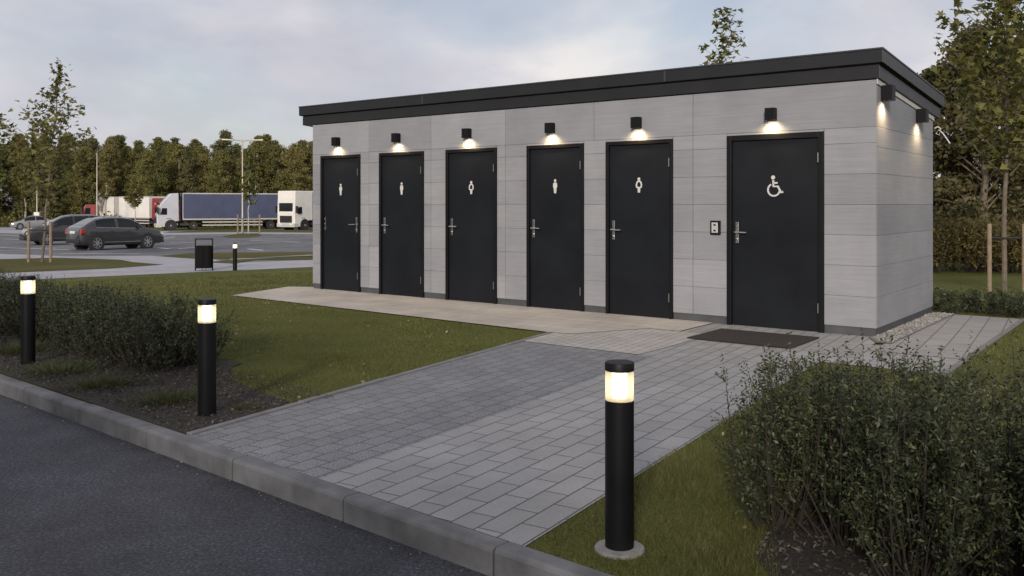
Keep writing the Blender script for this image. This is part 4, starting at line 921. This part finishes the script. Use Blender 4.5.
def stones(name, poly, n_, r_, m, label, cat, z0):
    poly = [np.array(p_[:2]) for p_ in poly]; lo = np.min(poly, 0); hi = np.max(poly, 0); p_ = rng.uniform(lo, hi, (n_*6, 2)); p_ = p_[inpoly(p_, poly)][:n_]
    octa = np.array([(1, 0, 0), (0, 1, 0), (-1, 0, 0), (0, -1, 0), (0, 0, .7), (0, 0, -.7)]); tri = np.array([(0, 1, 4), (1, 2, 4), (2, 3, 4), (3, 0, 4), (1, 0, 5), (2, 1, 5), (3, 2, 5), (0, 3, 5)])
    mb = MB()
    for q in p_:
        a_ = random.uniform(0, 6.28); R_ = np.array([(math.cos(a_), -math.sin(a_), 0), (math.sin(a_), math.cos(a_), 0), (0, 0, 1)]); s_ = r_*random.uniform(.5, 1.3)
        mb.add((octa*np.random.default_rng(random.randrange(10**6)).uniform(.7, 1.25, (6, 1))*s_)@R_.T+np.array([q[0], q[1], z0]), [tuple(t_) for t_ in tri])
    o_ = mb.build(name, m, recalc=False); tag(o_, label, cat, None, 'stuff')
stones('gravel', [bl(.0, -.12), bl(.0, 2.65), bl(-.25, 2.65), bl(-.25, -.35), bl(-.12, -.4)], 1500, .016, M['pebble'], 'pale pebbles in the strip along the side wall', 'gravel', .024)
stones('grit', [kl(-6, -KW-.01), kl(3, -KW-.01), kl(3, -KW-.09), kl(-6, -KW-.07)], 700, .008, M['pebble'], 'small pale grit lying along the foot of the kerb', 'grit', -KH+.003)

n_ = 900; p_ = np.stack([rng.uniform(-7, 4, n_), rng.uniform(3.4, 13, n_)], 1); p_ = p_[lawn(p_)][:230]
o = mesh_np('fallen_leaves', leaves(np.concatenate([p_, np.full((len(p_), 1), .024)], 1), .034, LEAF4, .8), 4, M['litter']); tag(o, 'few small pale dry leaves fallen on the lawns', 'fallen leaves', None, 'stuff')
# ------------------------------------------------------------------ camera, light, sky
cam = bpy.data.cameras.new('camera'); co = bpy.data.objects.new('camera', cam); COL.objects.link(co); scene.camera = co
co.location = (0, 0, H); co.rotation_euler = (R(90), 0, 0); cam.sensor_width = 36; cam.lens = 36*F/1024; cam.shift_y = -(288-CY)/1024; cam.clip_end = 3000; cam.clip_start = .05
SUN_EL, SUN_AZ = R(19), math.atan2(-.2, -.98)        # low sun behind the camera, to the left
sd_ = Vector((math.sin(SUN_AZ)*math.cos(SUN_EL), math.cos(SUN_AZ)*math.cos(SUN_EL), math.sin(SUN_EL)))
sl = bpy.data.lights.new('sun', 'SUN'); sl.energy = 2.6; sl.angle = R(9); sl.color = (1, .90, .79); so_ = bpy.data.objects.new('sun', sl); COL.objects.link(so_); so_.rotation_euler = sd_.to_track_quat('Z', 'Y').to_euler()
w = bpy.data.worlds.new('World'); scene.world = w; w.use_nodes = True; N, L = w.node_tree.nodes, w.node_tree.links
bg = N['Background']; sky = N.new('ShaderNodeTexSky'); sky.sky_type = 'NISHITA'; sky.sun_disc = False; sky.sun_elevation = SUN_EL; sky.sun_rotation = SUN_AZ % (2*math.pi); sky.dust_density = 2
L.new(sky.outputs[0], bg.inputs[0]); bg.inputs[1].default_value = .09
tc = N.new('ShaderNodeTexCoord'); mp = N.new('ShaderNodeMapping'); L.new(tc.outputs['Generated'], mp.inputs[0]); mp.inputs['Scale'].default_value = (1.5, 1.5, 3.4); mp.inputs['Location'].default_value = (3.1, .4, .2)
n1 = noise(N, L, 1.7, 7, mp.outputs[0], .55, .3); n2 = noise(N, L, 3.0, 5, mp.outputs[0], .5, .2)
cov = ramp(N, L, n1, [(.36, (.5,)*3), (.58, (1,)*3)])
ccol = ramp(N, L, n2, [(.32, (.425, .425, .48)), (.50, (.51, .50, .545)), (.68, (.67, .64, .63))])
bg2 = N.new('ShaderNodeBackground'); L.new(ccol, bg2.inputs[0]); bg2.inputs[1].default_value = 1.06
mx = N.new('ShaderNodeMixShader'); L.new(cov, mx.inputs[0]); L.new(bg.outputs[0], mx.inputs[1]); L.new(bg2.outputs[0], mx.inputs[2]); L.new(mx.outputs[0], N['World Output'].inputs[0])
vs_ = scene.view_settings; scene.display_settings.display_device = 'sRGB'; vs_.view_transform = 'Standard'; vs_.look = 'None'; vs_.exposure = .3; vs_.gamma = 1; vs_.use_curve_mapping = False
scene.render.engine = 'CYCLES'
